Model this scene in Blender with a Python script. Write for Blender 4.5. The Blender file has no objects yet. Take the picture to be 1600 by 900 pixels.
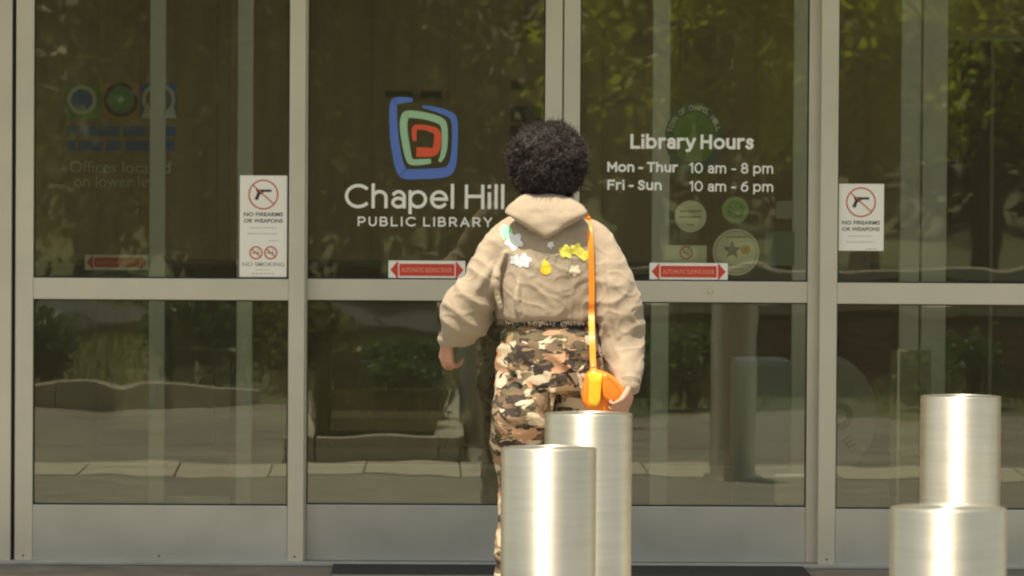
import bpy, bmesh, math, random
from mathutils import Vector, Matrix, noise
from mathutils.bvhtree import BVHTree
R = math.radians
random.seed(7)
scene = bpy.context.scene
C = scene.collection

# ------------------------------------------------------------------ camera
CAMH = 1.577
YAW, PITCH, ROLL = R(1.0), math.atan(228/8000), R(0.38)
FPX = 8000.0
cam_loc = Vector((-19*math.sin(YAW), -19*math.cos(YAW), CAMH))
fw = Vector((math.sin(YAW)*math.cos(PITCH), math.cos(YAW)*math.cos(PITCH), -math.sin(PITCH)))
r0 = Vector((math.cos(YAW), -math.sin(YAW), 0))
u0 = r0.cross(fw)
rt = r0*math.cos(ROLL) + u0*math.sin(ROLL)
up = -r0*math.sin(ROLL) + u0*math.cos(ROLL)
cam = bpy.data.cameras.new('camera')
cam.sensor_width = 36
cam.lens = FPX/1600*36
cam.clip_start, cam.clip_end = 0.5, 1500
co = bpy.data.objects.new('camera', cam)
C.objects.link(co)
M4 = Matrix((rt, up, -fw)).transposed().to_4x4()
M4.translation = cam_loc
co.matrix_world = M4
cam.dof.use_dof = True; cam.dof.focus_distance = 15.6; cam.dof.aperture_fstop = 10
scene.camera = co

# ------------------------------------------------------------------ light
SUN_EL, SUN_OFF = R(69), R(24)
az = math.pi + YAW + SUN_OFF
sdir = Vector((math.sin(az)*math.cos(SUN_EL), math.cos(az)*math.cos(SUN_EL), math.sin(SUN_EL)))
w = bpy.data.worlds.new('World'); scene.world = w; w.use_nodes = True
nt = w.node_tree
sky = nt.nodes.new('ShaderNodeTexSky'); sky.sky_type = 'NISHITA'; sky.sun_disc = False
sky.sun_elevation = SUN_EL; sky.sun_rotation = az % (2*math.pi)
sky.dust_density = 2.0
wb = nt.nodes.new('ShaderNodeMix'); wb.data_type = 'RGBA'; wb.blend_type = 'MULTIPLY'; wb.inputs['Factor'].default_value = 1
wb.inputs['B'].default_value = (1.0, 0.90, 0.70, 1)      # the photograph's warm white balance
nt.links.new(sky.outputs[0], wb.inputs['A']); nt.links.new(wb.outputs['Result'], nt.nodes['Background'].inputs[0])
nt.nodes['Background'].inputs[1].default_value = 0.15
sl = bpy.data.lights.new('sun', 'SUN'); sl.energy = 4.6; sl.angle = R(0.5); sl.color = (1, 0.93, 0.80)
so = bpy.data.objects.new('sun', sl); C.objects.link(so)
so.rotation_euler = sdir.to_track_quat('Z', 'Y').to_euler(); so.location = (0, -20, 30)
scene.view_settings.view_transform = 'Standard'
scene.view_settings.look = 'None'
scene.view_settings.gamma = 1
scene.view_settings.exposure = 0.74
scene.render.engine = 'CYCLES'
scene.cycles.use_denoising = True
scene.cycles.filter_width = 2.1
scene.cycles.max_bounces = 10
scene.cycles.transparent_max_bounces = 24
scene.cycles.glossy_bounces = 5
scene.cycles.blur_glossy = 0.3
scene.cycles.sample_clamp_indirect = 4

# ------------------------------------------------------------------ projection helper: a pixel of the photo -> a place on the plane y
def P(px, py, y):
    d = fw*FPX + rt*(px-800) + up*(450-py)
    t = (y-cam_loc.y)/d.y
    return cam_loc + d*t
def X(px, y): return P(px, 450, y).x
def Z(py, y): return P(800, py, y).z

# ------------------------------------------------------------------ materials
MATS = {}
def mat(name, col, rough=0.6, metal=0.0, var=0.0, vscale=8.0, bump=0.0, bscale=40.0, spec=0.5, stretch=None):
    m = bpy.data.materials.new(name); m.use_nodes = True
    n, l = m.node_tree.nodes, m.node_tree.links
    b = n['Principled BSDF']
    b.inputs['Roughness'].default_value = rough
    b.inputs['Metallic'].default_value = metal
    b.inputs['Specular IOR Level'].default_value = spec
    b.inputs['Base Color'].default_value = (*col, 1)
    if var or bump:
        tc = n.new('ShaderNodeTexCoord'); mp = n.new('ShaderNodeMapping')
        l.new(tc.outputs['Object'], mp.inputs[0])
        if stretch: mp.inputs['Scale'].default_value = stretch
    if var:
        t = n.new('ShaderNodeTexNoise'); t.inputs['Scale'].default_value = vscale; t.inputs['Detail'].default_value = 5
        l.new(mp.outputs[0], t.inputs[0])
        r = n.new('ShaderNodeValToRGB')
        r.color_ramp.elements[0].position = 0.3; r.color_ramp.elements[1].position = 0.7
        r.color_ramp.elements[0].color = (*[c*(1-var) for c in col], 1)
        r.color_ramp.elements[1].color = (*[min(1, c*(1+var)) for c in col], 1)
        l.new(t.outputs[0], r.inputs[0]); l.new(r.outputs[0], b.inputs['Base Color'])
    if bump:
        t2 = n.new('ShaderNodeTexNoise'); t2.inputs['Scale'].default_value = bscale; t2.inputs['Detail'].default_value = 4
        l.new(mp.outputs[0], t2.inputs[0])
        bp = n.new('ShaderNodeBump'); bp.inputs['Strength'].default_value = bump; bp.inputs['Distance'].default_value = 0.01
        l.new(t2.outputs[0], bp.inputs['Height']); l.new(bp.outputs[0], b.inputs['Normal'])
    MATS[name] = m
    return m

m_frame = mat('anodised_frame', (0.61, 0.555, 0.43), 0.42, 0.35, 0.07, 3, 0.05, 60)
m_kick = mat('kick_metal', (0.50, 0.485, 0.42), 0.34, 0.5, 0.12, 3.5, 0.04, 50)
m_inframe = mat('inner_frame', (0.74, 0.76, 0.70), 0.5, 0.2, 0.05, 3)
m_gasket = mat('gasket', (0.02, 0.02, 0.02), 0.7)
m_screw = mat('screw', (0.15, 0.15, 0.13), 0.4, 0.8)
m_soffit = mat('soffit', (0.50, 0.46, 0.38), 0.8, 0, 0.06, 2)
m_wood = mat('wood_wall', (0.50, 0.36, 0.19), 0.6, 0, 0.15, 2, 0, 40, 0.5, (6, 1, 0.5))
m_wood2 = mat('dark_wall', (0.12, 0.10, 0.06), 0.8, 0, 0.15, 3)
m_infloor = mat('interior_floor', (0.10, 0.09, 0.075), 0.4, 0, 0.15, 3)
m_ceiling = mat('ceiling', (0.35, 0.33, 0.28), 0.9)
m_threshold = mat('threshold', (0.42, 0.41, 0.37), 0.45, 0.4, 0.1, 12, 0.1, 80)
m_doormat = mat('doormat', (0.035, 0.035, 0.032), 0.95, 0, 0.3, 60, 0.6, 300)
m_paver = mat('paver', (0.20, 0.18, 0.14), 0.85, 0, 0.25, 5, 0.3, 90)
m_concrete = mat('concrete', (0.42, 0.38, 0.30), 0.9, 0, 0.14, 6, 0.3, 60)
m_walk = mat('worn_paving', (0.20, 0.18, 0.14), 0.9, 0, 0.25, 2.5, 0.3, 60)
m_asphalt = mat('asphalt', (0.06, 0.058, 0.052), 0.9, 0, 0.2, 12, 0.4, 150)
m_grassg = mat('turf', (0.075, 0.085, 0.025), 0.95, 0, 0.35, 1.2, 0.4, 30)
m_earth = mat('earth', (0.09, 0.07, 0.045), 0.95, 0, 0.3, 3)
m_brick = mat('brick_clay', (0.22, 0.12, 0.08), 0.9, 0, 0.25, 12, 0.3, 60)
m_white = mat('white_paper', (0.92, 0.88, 0.76), 0.6, 0, 0.02, 5)
m_vinyl = mat('white_vinyl', (0.93, 0.90, 0.80), 0.6)
m_black = mat('black_print', (0.035, 0.03, 0.028), 0.6)
m_greyp = mat('grey_print', (0.30, 0.27, 0.22), 0.6)
m_faint = mat('faint_print', (0.55, 0.50, 0.40), 0.6)
m_redp = mat('red_print', (0.66, 0.055, 0.025), 0.6)
m_redline = mat('red_line_print', (0.62, 0.13, 0.09), 0.6)
m_pinkp = mat('pale_red_print', (0.80, 0.33, 0.22), 0.6)
m_blue = mat('logo_blue', (0.10, 0.19, 0.55), 0.5)
m_green = mat('logo_green', (0.36, 0.58, 0.34), 0.5)
m_red = mat('logo_red', (0.78, 0.10, 0.03), 0.5)
m_dullw = mat('dull_white_vinyl', (0.80, 0.82, 0.76), 0.6)
m_dgreen = mat('dull_green_vinyl', (0.14, 0.42, 0.10), 0.6)
m_dblue = mat('dull_blue_vinyl', (0.06, 0.16, 0.62), 0.6)
m_dorange = mat('dull_orange_vinyl', (0.80, 0.32, 0.08), 0.6)
m_purple = mat('dull_purple_vinyl', (0.16, 0.12, 0.20), 0.6)
m_yellowp = mat('dull_yellow_vinyl', (0.6, 0.40, 0.05), 0.6)
m_seal = mat('seal_blue_vinyl', (0.10, 0.16, 0.17), 0.6)
m_sealg = mat('seal_green_vinyl', (0.16, 0.30, 0.10), 0.6)
m_kiosk = mat('kiosk_metal', (0.22, 0.29, 0.33), 0.5, 0.2, 0.05, 3)
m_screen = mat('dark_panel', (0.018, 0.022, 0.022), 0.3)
m_thin = mat('pale_metal', (0.7, 0.7, 0.62), 0.4, 0.3)
m_bark = mat('bark', (0.11, 0.08, 0.05), 0.95, 0, 0.3, 6, 0.6, 20)
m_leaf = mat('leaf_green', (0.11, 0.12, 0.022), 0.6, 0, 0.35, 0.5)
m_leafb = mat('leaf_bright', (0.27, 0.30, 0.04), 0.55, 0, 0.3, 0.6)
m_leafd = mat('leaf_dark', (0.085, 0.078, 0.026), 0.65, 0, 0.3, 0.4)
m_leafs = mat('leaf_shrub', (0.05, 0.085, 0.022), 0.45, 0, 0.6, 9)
m_straw = mat('dry_grass', (0.17, 0.15, 0.055), 0.8, 0, 0.5, 4)
for mm in (m_leaf, m_leafb, m_leafd, m_leafs):
    n_, l_ = mm.node_tree.nodes, mm.node_tree.links
    tl_ = n_.new('ShaderNodeBsdfTranslucent'); ms_ = n_.new('ShaderNodeMixShader'); ms_.inputs[0].default_value = 0.45
    src = n_['Principled BSDF'].inputs['Base Color'].links[0].from_socket
    hs_ = n_.new('ShaderNodeHueSaturation'); hs_.inputs['Value'].default_value = 1.9; hs_.inputs['Saturation'].default_value = 1.1
    l_.new(src, hs_.inputs['Color']); l_.new(hs_.outputs[0], tl_.inputs[0])
    l_.new(n_['Principled BSDF'].outputs[0], ms_.inputs[1]); l_.new(tl_.outputs[0], ms_.inputs[2]); l_.new(ms_.outputs[0], n_['Material Output'].inputs[0])
m_skin = mat('skin', (0.50, 0.26, 0.165), 0.5, 0, 0.06, 20, 0.1, 200)
m_skin.node_tree.nodes['Principled BSDF'].inputs['Subsurface Weight'].default_value = 0.15
m_skin.node_tree.nodes['Principled BSDF'].inputs['Subsurface Radius'].default_value = (0.01, 0.004, 0.002)
m_eye = mat('eye', (0.6, 0.58, 0.55), 0.15)
m_hair = mat('hair', (0.046, 0.038, 0.034), 0.9, 0, 0.25, 12, 0, 40, 0.12)
m_hoodie = mat('hoodie_fleece', (0.345, 0.27, 0.185), 0.95, 0, 0.08, 14, 0.22, 220, 0.2)
m_hoodie.node_tree.nodes['Principled BSDF'].inputs['Sheen Weight'].default_value = 0.15
m_rib = mat('hoodie_rib', (0.30, 0.235, 0.16), 0.95, 0, 0.08, 9, 0.3, 200, 0.2)
m_shoe = mat('shoe', (0.6, 0.55, 0.5), 0.6)
m_bag = mat('orange_leather', (0.90, 0.22, 0.015), 0.33, 0, 0.08, 8, 0.12, 120)
m_bagy = mat('sunlit_orange_leather', (0.95, 0.52, 0.02), 0.36, 0, 0.10, 10, 0.12, 120)  # orange leather coloured yellow for the strong sun on the bag's side
m_strap = mat('strap_leather', (0.90, 0.26, 0.015), 0.36, 0, 0.12, 8)
m_gold = mat('buckle_metal', (0.8, 0.6, 0.25), 0.25, 1.0)
m_pgreen = mat('print_green', (0.28, 0.78, 0.38), 0.8)
m_pwhite = mat('print_white', (0.66, 0.67, 0.66), 0.8, 0, .2, 60)
m_pyellow = mat('print_yellow', (0.72, 0.64, 0.09), 0.8, 0, .25, 60)
m_porange = mat('print_amber', (0.80, 0.50, 0.02), 0.8)
m_pstem = mat('print_stem', (0.30, 0.30, 0.20), 0.8)

def make_camo():
    m = bpy.data.materials.new('camo_cloth'); m.use_nodes = True
    n, l = m.node_tree.nodes, m.node_tree.links
    b = n['Principled BSDF']; b.inputs['Roughness'].default_value = 0.9; b.inputs['Specular IOR Level'].default_value = 0.2
    tc = n.new('ShaderNodeTexCoord')
    def layer(prev, col, scale, thr, off, st=(1, 1, 1.9), detail=3.5):
        mp = n.new('ShaderNodeMapping'); mp.inputs['Location'].default_value = off; mp.inputs['Scale'].default_value = st
        mp.inputs['Rotation'].default_value = (0, R(12), 0)
        l.new(tc.outputs['Object'], mp.inputs[0])
        t = n.new('ShaderNodeTexNoise'); t.inputs['Scale'].default_value = scale; t.inputs['Detail'].default_value = detail
        t.inputs['Roughness'].default_value = 0.55; t.inputs['Distortion'].default_value = 0.5
        l.new(mp.outputs[0], t.inputs[0])
        r = n.new('ShaderNodeMapRange'); r.inputs['From Min'].default_value = thr-0.006; r.inputs['From Max'].default_value = thr+0.006
        l.new(t.outputs[0], r.inputs['Value'])
        mx = n.new('ShaderNodeMix'); mx.data_type = 'RGBA'
        l.new(r.outputs[0], mx.inputs['Factor'])
        if isinstance(prev, tuple): mx.inputs['A'].default_value = (*prev, 1)
        else: l.new(prev, mx.inputs['A'])
        mx.inputs['B'].default_value = (*col, 1)
        return mx.outputs['Result']
    c = layer((0.17, 0.115, 0.065), (0.055, 0.042, 0.033), 10, 0.50, (1, 2, 3))
    c = layer(c, (0.13, 0.105, 0.055), 9, 0.56, (5, 1, 7))
    c = layer(c, (0.30, 0.20, 0.11), 11, 0.57, (2.4, 8, 1))
    c = layer(c, (0.58, 0.46, 0.31), 9.5, 0.540, (3.3, 4.4, 9.1))
    c = layer(c, (0.50, 0.28, 0.155), 8.5, 0.615, (9, 3, 2.2))
    c = layer(c, (0.06, 0.048, 0.038), 13, 0.645, (7.3, 2, 5))
    l.new(c, b.inputs['Base Color'])
    t2 = n.new('ShaderNodeTexNoise'); t2.inputs['Scale'].default_value = 45
    l.new(tc.outputs['Object'], t2.inputs[0])
    bp = n.new('ShaderNodeBump'); bp.inputs['Strength'].default_value = 0.3; bp.inputs['Distance'].default_value = 0.01
    l.new(t2.outputs[0], bp.inputs['Height']); l.new(bp.outputs[0], b.inputs['Normal'])
    return m
m_camo = make_camo()

def make_steel():
    m = bpy.data.materials.new('brushed_steel'); m.use_nodes = True
    n, l = m.node_tree.nodes, m.node_tree.links
    b = n['Principled BSDF']
    b.inputs['Metallic'].default_value = 1; b.inputs['Roughness'].default_value = 0.46
    b.inputs['Anisotropic'].default_value = 0.85; b.inputs['Anisotropic Rotation'].default_value = 0.25
    tg = n.new('ShaderNodeTangent'); tg.direction_type = 'RADIAL'; tg.axis = 'Z'
    l.new(tg.outputs[0], b.inputs['Tangent'])
    tc = n.new('ShaderNodeTexCoord'); mp = n.new('ShaderNodeMapping'); mp.inputs['Scale'].default_value = (1, 1, 16)
    l.new(tc.outputs['Object'], mp.inputs[0])
    t = n.new('ShaderNodeTexNoise'); t.inputs['Scale'].default_value = 6; t.inputs['Detail'].default_value = 6
    l.new(mp.outputs[0], t.inputs[0])
    mp2 = n.new('ShaderNodeMapping'); mp2.inputs['Scale'].default_value = (1, 1, 0.35)
    l.new(tc.outputs['Object'], mp2.inputs[0])
    t3 = n.new('ShaderNodeTexNoise'); t3.inputs['Scale'].default_value = 9; t3.inputs['Detail'].default_value = 3
    l.new(mp2.outputs[0], t3.inputs[0])
    ad = n.new('ShaderNodeMath'); ad.operation = 'ADD'
    l.new(t.outputs[0], ad.inputs[0]); l.new(t3.outputs[0], ad.inputs[1])
    r = n.new('ShaderNodeValToRGB')
    r.color_ramp.elements[0].position = 0.35; r.color_ramp.elements[1].position = 0.68
    r.color_ramp.elements[0].color = (0.68, 0.62, 0.49, 1); r.color_ramp.elements[1].color = (0.82, 0.76, 0.63, 1)
    hf = n.new('ShaderNodeMath'); hf.operation = 'MULTIPLY'; hf.inputs[1].default_value = 0.5
    l.new(ad.outputs[0], hf.inputs[0]); l.new(hf.outputs[0], r.inputs[0]); l.new(r.outputs[0], b.inputs['Base Color'])
    rr = n.new('ShaderNodeMapRange'); rr.inputs['To Min'].default_value = 0.45; rr.inputs['To Max'].default_value = 0.56
    l.new(t.outputs[0], rr.inputs['Value']); l.new(rr.outputs[0], b.inputs['Roughness'])
    return m
m_steel = make_steel()

def make_glass(name, refl, tint, wob, veil=0.0):
    m = bpy.data.materials.new(name); m.use_nodes = True
    n, l = m.node_tree.nodes, m.node_tree.links
    n.remove(n['Principled BSDF']); out = n['Material Output']
    tr = n.new('ShaderNodeBsdfTransparent'); tr.inputs[0].default_value = (*tint, 1)
    gl = n.new('ShaderNodeBsdfGlossy'); gl.inputs['Roughness'].default_value = 0.0; gl.inputs['Color'].default_value = (0.97, 1.0, 0.90, 1)
    mx = n.new('ShaderNodeMixShader')
    lw = n.new('ShaderNodeFresnel'); lw.inputs['IOR'].default_value = refl
    l.new(lw.outputs[0], mx.inputs[0]); l.new(tr.outputs[0], mx.inputs[1]); l.new(gl.outputs[0], mx.inputs[2])
    df = n.new('ShaderNodeBsdfDiffuse'); df.inputs[0].default_value = (0.75, 0.66, 0.42, 1)  # pale diffuse haze mixed in to lift the dark panes
    m2 = n.new('ShaderNodeMixShader'); m2.inputs[0].default_value = veil
    l.new(mx.outputs[0], m2.inputs[1]); l.new(df.outputs[0], m2.inputs[2]); l.new(m2.outputs[0], out.inputs[0])
    tc = n.new('ShaderNodeTexCoord'); mp = n.new('ShaderNodeMapping'); mp.inputs['Scale'].default_value = (1, 1, 1.4)
    l.new(tc.outputs['Object'], mp.inputs[0])
    t = n.new('ShaderNodeTexNoise'); t.inputs['Scale'].default_value = 3.0; t.inputs['Detail'].default_value = 1
    l.new(mp.outputs[0], t.inputs[0])
    bp = n.new('ShaderNodeBump'); bp.inputs['Strength'].default_value = 1.0; bp.inputs['Distance'].default_value = wob
    l.new(t.outputs[0], bp.inputs['Height']); l.new(bp.outputs[0], gl.inputs['Normal'])
    return m
m_glass = make_glass('door_glass', 1.78, (0.93, 0.92, 0.82), 0.0004, 0.030)
m_inglass = make_glass('inner_glass', 1.35, (0.92, 0.93, 0.86), 0.0002)

# ------------------------------------------------------------------ object helpers
def link(o, parent=None):
    C.objects.link(o)
    if parent: o.parent = parent
    return o
def tag(o, label=None, cat=None, group=None, kind=None):
    if label: o['label'] = label
    if cat: o['category'] = cat
    if group: o['group'] = group
    if kind: o['kind'] = kind
    return o
def empty(name, loc, rz=0):
    o = bpy.data.objects.new(name, None); o.empty_display_size = 0.1
    o.location = loc; o.rotation_euler = (0, 0, rz)
    return link(o)
def obj(name, bm, m, parent=None, smooth=False, origin=None):
    """one mesh object; bm holds world coordinates, origin = the root's place"""
    if origin is not None: bmesh.ops.translate(bm, verts=bm.verts, vec=-Vector(origin))
    me = bpy.data.meshes.new(name); bm.to_mesh(me); bm.free()
    if smooth:
        for p in me.polygons: p.use_smooth = True
    for q in (m if isinstance(m, (list, tuple)) else [m]): me.materials.append(q)
    o = bpy.data.objects.new(name, me)
    return link(o, parent)
def box(bm, x0, x1, y0, y1, z0, z1, bev=0.0):
    g = bmesh.ops.create_cube(bm, size=1)
    vs = g['verts']
    for v in vs:
        v.co = Vector((x0+(v.co.x+.5)*(x1-x0), y0+(v.co.y+.5)*(y1-y0), z0+(v.co.z+.5)*(z1-z0)))
    if bev:
        es = list({e for v in vs for e in v.link_edges})
        bmesh.ops.bevel(bm, geom=es, offset=bev, segments=2, affect='EDGES', profile=0.7)
def bxo(name, x0, x1, y0, y1, z0, z1, m, parent, origin, bev=0.002):
    bm = bmesh.new(); box(bm, min(x0, x1), max(x0, x1), y0, y1, z0, z1, bev)
    return obj(name, bm, m, parent, False, origin)
def disc(bm, cx, cy, cz, r, seg=40, r_in=0.0, rz=None):
    """flat disc or ring facing -y"""
    rz = rz or r
    vo = [bm.verts.new((cx+r*math.cos(2*math.pi*k/seg), cy, cz+rz*math.sin(2*math.pi*k/seg))) for k in range(seg)]
    if r_in:
        q = r_in/r
        vi = [bm.verts.new((cx+r*q*math.cos(2*math.pi*k/seg), cy, cz+rz*q*math.sin(2*math.pi*k/seg))) for k in range(seg)]
        for k in range(seg): bm.faces.new((vo[k], vo[(k+1) % seg], vi[(k+1) % seg], vi[k]))
    else: bm.faces.new(vo)
def poly(bm, pts, y):
    bm.faces.new([bm.verts.new((p[0], y, p[1])) for p in pts])
def catmull(pts, n=10):
    out = []
    for i in range(len(pts)-1):
        p0, p1, p2, p3 = pts[max(i-1, 0)], pts[i], pts[i+1], pts[min(i+2, len(pts)-1)]
        for k in range(n):
            t = k/n
            out.append(tuple(0.5*((2*b)+(-a+c)*t+(2*a-5*b+4*c-d)*t*t+(-a+3*b-3*c+d)*t**3) for a, b, c, d in zip(p0, p1, p2, p3)))
    out.append(tuple(pts[-1]))
    return out
def stroke(bm, pts, y, n=8):
    """ribbon of varying width; pts = (x, z, width)"""
    q = catmull(pts, n); L = []; Rr = []
    for i, (x, z, wd) in enumerate(q):
        a, b = q[max(i-1, 0)], q[min(i+1, len(q)-1)]
        t = Vector((b[0]-a[0], b[1]-a[1])); t.normalize(); nn = Vector((-t.y, t.x))*wd*0.5
        L.append(bm.verts.new((x+nn.x, y, z+nn.y))); Rr.append(bm.verts.new((x-nn.x, y, z-nn.y)))
    for i in range(len(q)-1): bm.faces.new((L[i], L[i+1], Rr[i+1], Rr[i]))
def text_bm(s, x0, x1, z0, z1, y, bold=0.0, bm=None, ref=None, mirror=False, space=1.0):
    """text fitted to x0..x1 and cap/baseline z0..z1 (ref = string whose height gives the fit)"""
    def mk(st):
        cu = bpy.data.curves.new('t', 'FONT'); cu.body = st; cu.size = 1; cu.offset = bold; cu.resolution_u = 4; cu.space_character = space
        o = bpy.data.objects.new('t', cu); C.objects.link(o)
        dg = bpy.context.evaluated_depsgraph_get()
        me = bpy.data.meshes.new_from_object(o.evaluated_get(dg))
        bpy.data.objects.remove(o); bpy.data.curves.remove(cu)
        return me
    me = mk(s); rr = mk(ref or 'H')
    ys = [v.co.y for v in rr.vertices]; zlo, zhi = min(ys), max(ys)
    xs = [v.co.x for v in me.vertices]; xl, xh = min(xs), max(xs)
    b2 = bm or bmesh.new()
    base = len(b2.verts)
    vs = []
    for v in me.vertices:
        u = (v.co.x-xl)/(xh-xl)
        if mirror: u = 1-u
        vs.append(b2.verts.new((x0+u*(x1-x0), y, z0+(v.co.y-zlo)/(zhi-zlo)*(z1-z0))))
    for p in me.polygons:
        try: b2.faces.new([vs[i] for i in p.vertices])
        except ValueError: pass
    bpy.data.meshes.remove(me); bpy.data.meshes.remove(rr)
    return b2

# ================================================================== FACADE
GY = 0.0            # front plane of the side panels
SY = 0.075          # sliding leaves run just behind
z_base = 0.012
ZR0, ZR1 = Z(471.5, GY), Z(438.5, GY)      # mid rail
ZK = Z(792.5, GY)                          # top of kick rail
ZB = Z(881, GY)
ZTOP = 2.45
HEAD = 2.45

def leaf(name, label, cat, group, pxl0, pxl1, pxr0, pxr1, y, zb, depth=0.05, gap=False, screws=True):
    """a glazed aluminium leaf: two stiles, mid rail, kick rail, head rail, two panes"""
    xl0, xl1, xr0, xr1 = X(pxl0, y), X(pxl1, y), X(pxr0, y), X(pxr1, y)
    org = Vector(((xl0+xr1)/2, y, 0))
    t = empty(name, org); tag(t, label, cat, group)
    bxo('stile', xl0, xl1, y, y+depth, zb, ZTOP, m_frame, t, org, 0.003)
    bxo('stile', xr0, xr1, y, y+depth, zb, ZTOP, m_frame, t, org, 0.003)
    e = 0.0005
    bxo('mid_rail', xl1+e, xr0-e, y+0.002, y+depth-0.002, ZR0, ZR1, m_frame, t, org, 0.003)
    kick = bxo('kick_rail', xl1+e, xr0-e, y+0.002, y+depth-0.002, zb+0.001, ZK, m_kick, t, org, 0.003)
    bxo('head_rail', xl1+e, xr0-e, y+0.002, y+depth-0.002, ZTOP-0.06, ZTOP, m_frame, t, org, 0.003)
    for (za, zc) in ((ZK, ZR0), (ZR1, ZTOP-0.06)):
        g = bxo('glass_pane', xl1-0.004, xr0+0.004, y+0.022, y+0.028, za-0.004, zc+0.004, m_glass, t, org, 0)
        bm = bmesh.new(); s = 0.005
        box(bm, xl1, xl1+s, y+0.014, y+0.0215, za, zc); box(bm, xr0-s, xr0, y+0.014, y+0.0215, za, zc)
        box(bm, xl1+s, xr0-s, y+0.014, y+0.0215, za, za+s); box(bm, xl1+s, xr0-s, y+0.014, y+0.0215, zc-s, zc)
        obj('gasket', bm, m_gasket, t, False, org)
    if screws:
        for f in (0.03, 0.5, 0.97):
            bm = bmesh.new(); x = xl0+(xr1-xl0)*f
            r = bmesh.ops.create_cone(bm, cap_ends=True, segments=12, radius1=0.0045, radius2=0.003, depth=0.003)
            bmesh.ops.rotate(bm, verts=r['verts'], cent=(0, 0, 0), matrix=Matrix.Rotation(R(90), 3, 'X'))
            yy = y-0.001 if f != 0.5 else y+0.001
            bmesh.ops.translate(bm, verts=r['verts'], vec=(x, yy, zb+0.022))
            obj('screw', bm, m_screw, t, False, org)
    return t

leaf('side_panel', 'fixed glazed panel left of the logo door, carrying the tall white sign', 'glass panel', 'fixed side panels of the entrance', 24, 52, 451, 476, GY, ZB)
leaf('side_panel', 'fixed glazed panel at the right edge behind the stacked-looking bollards', 'glass panel', 'fixed side panels of the entrance', 1281, 1308, 1735, 1760, GY, ZB)
leaf('sliding_door', 'glass sliding door with the coloured library logo, behind the walking person', 'door', 'sliding entrance doors', 458, 480, 850, 876.5, SY, ZB+0.004, 0.045, screws=False)
leaf('sliding_door', 'glass sliding door lettered with the library hours', 'door', 'sliding entrance doors', 879, 904.5, 1262, 1281, SY, ZB+0.004, 0.045, screws=False)

SDR = [o for o in bpy.data.objects if o.name.startswith('sliding_door') and o.get('category')][-1]
_p = P(1110, 455, SY); bm = bmesh.new(); g_ = bmesh.ops.create_cone(bm, cap_ends=True, segments=24, radius1=.011, radius2=.0095, depth=.006)
bmesh.ops.rotate(bm, verts=bm.verts, cent=(0, 0, 0), matrix=Matrix.Rotation(R(90), 3, 'X')); bmesh.ops.translate(bm, verts=bm.verts, vec=(_p.x, SY-.001, _p.z)); obj('lock_cylinder', bm, m_frame, SDR, False, SDR.location.copy())
# the building itself
bo = Vector((0, 0, 0))
B = empty('library_building', bo)
tag(B, 'library entrance front with pale metal frames, canopy overhead and dim lobby inside', 'building')
xA = X(24, GY)-0.010
bxo('jamb', xA-0.14, xA-0.004, -0.012, 0.12, 0.0, ZTOP, m_frame, B, bo, 0.003)
bxo('jamb', xA-0.30, xA-0.146, 0.0, 0.12, 0.0, ZTOP, m_frame, B, bo, 0.003)
bxo('gap_strip', xA-0.0035, xA+0.0085, 0.02, 0.05, 0.0, ZTOP, m_gasket, B, bo, 0)
xRend = X(1760, GY)
bxo('jamb', xRend+0.01, xRend+0.15, -0.012, 0.12, 0.0, ZTOP, m_frame, B, bo, 0.003)
bxo('wall', -7.0, xA-0.302, 0.0, 0.25, 0.0, 3.6, m_concrete, B, bo, 0)
bxo('wall', xRend+0.152, 9.0, 0.0, 0.25, 0.0, 3.6, m_concrete, B, bo, 0)
bxo('header', xA-0.30, xRend+0.15, -0.03, 0.25, ZTOP+0.002, 3.1, m_frame, B, bo, 0.004)
bxo('canopy', -7.0, 9.0, -1.60, -0.032, 3.02, 3.25, m_soffit, B, bo, 0.01)
bxo('sun_block_wall', -7.0, 9.0, -0.03, 0.25, 3.62, 22.0, m_concrete, B, bo, 0)  # unseen; raised far up to keep sun out of the ceiling openings
bxo('threshold', xA-0.30, xRend+0.15, -0.055, 0.16, 0.001, 0.016, m_threshold, B, bo, 0.004)
bxo('threshold_shadow_strip', xA, xRend, 0.012, 0.04, 0.0165, ZB-0.001, m_gasket, B, bo, 0)  # solid dark strip set in as the shadow line under the leaves
# lobby shell
YI, YW = 2.45, 7.6
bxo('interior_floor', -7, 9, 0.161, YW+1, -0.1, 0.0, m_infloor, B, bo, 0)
bxo('interior_ceiling', -7, 9, 0.252, 0.5, 2.75, 2.9, m_ceiling, B, bo, 0)       # openings after this and the next slab added to brighten the lobby
bxo('interior_ceiling', -7, 9, 2.2, 4.7, 2.75, 2.9, m_ceiling, B, bo, 0)
bxo('interior_ceiling', -7, 9, 6.7, YW+1, 2.75, 2.9, m_ceiling, B, bo, 0)
# back wall of upright boards
bwx = -5.0
k = 0
while bwx < 7.5:
    bxo('board', bwx, bwx+0.3975, YW+0.002*(k % 3), YW+0.06, 0.0, 2.75, m_wood, B, bo, 0.001)
    bwx += 0.4; k += 1
wx_ = -5.0
while wx_ < 7.4:
    bxo('dark_reflection_panel', wx_, wx_+.595, YW-.30, YW-.02, 0.0, .93, m_screen, B, bo, .006); wx_ += .6  # added dark panels; they imitate a dark reflection in the lower panes
bxo('dark_reflection_top', -5.0, 7.5, YW-.33, YW-.005, .932, .96, m_wood2, B, bo, .004)
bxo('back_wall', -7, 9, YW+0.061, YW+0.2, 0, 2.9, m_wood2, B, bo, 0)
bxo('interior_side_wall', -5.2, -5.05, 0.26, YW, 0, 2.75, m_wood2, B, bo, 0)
bxo('interior_side_wall', 7.55, 7.7, 0.26, YW, 0, 2.75, m_wood2, B, bo, 0)

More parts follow.
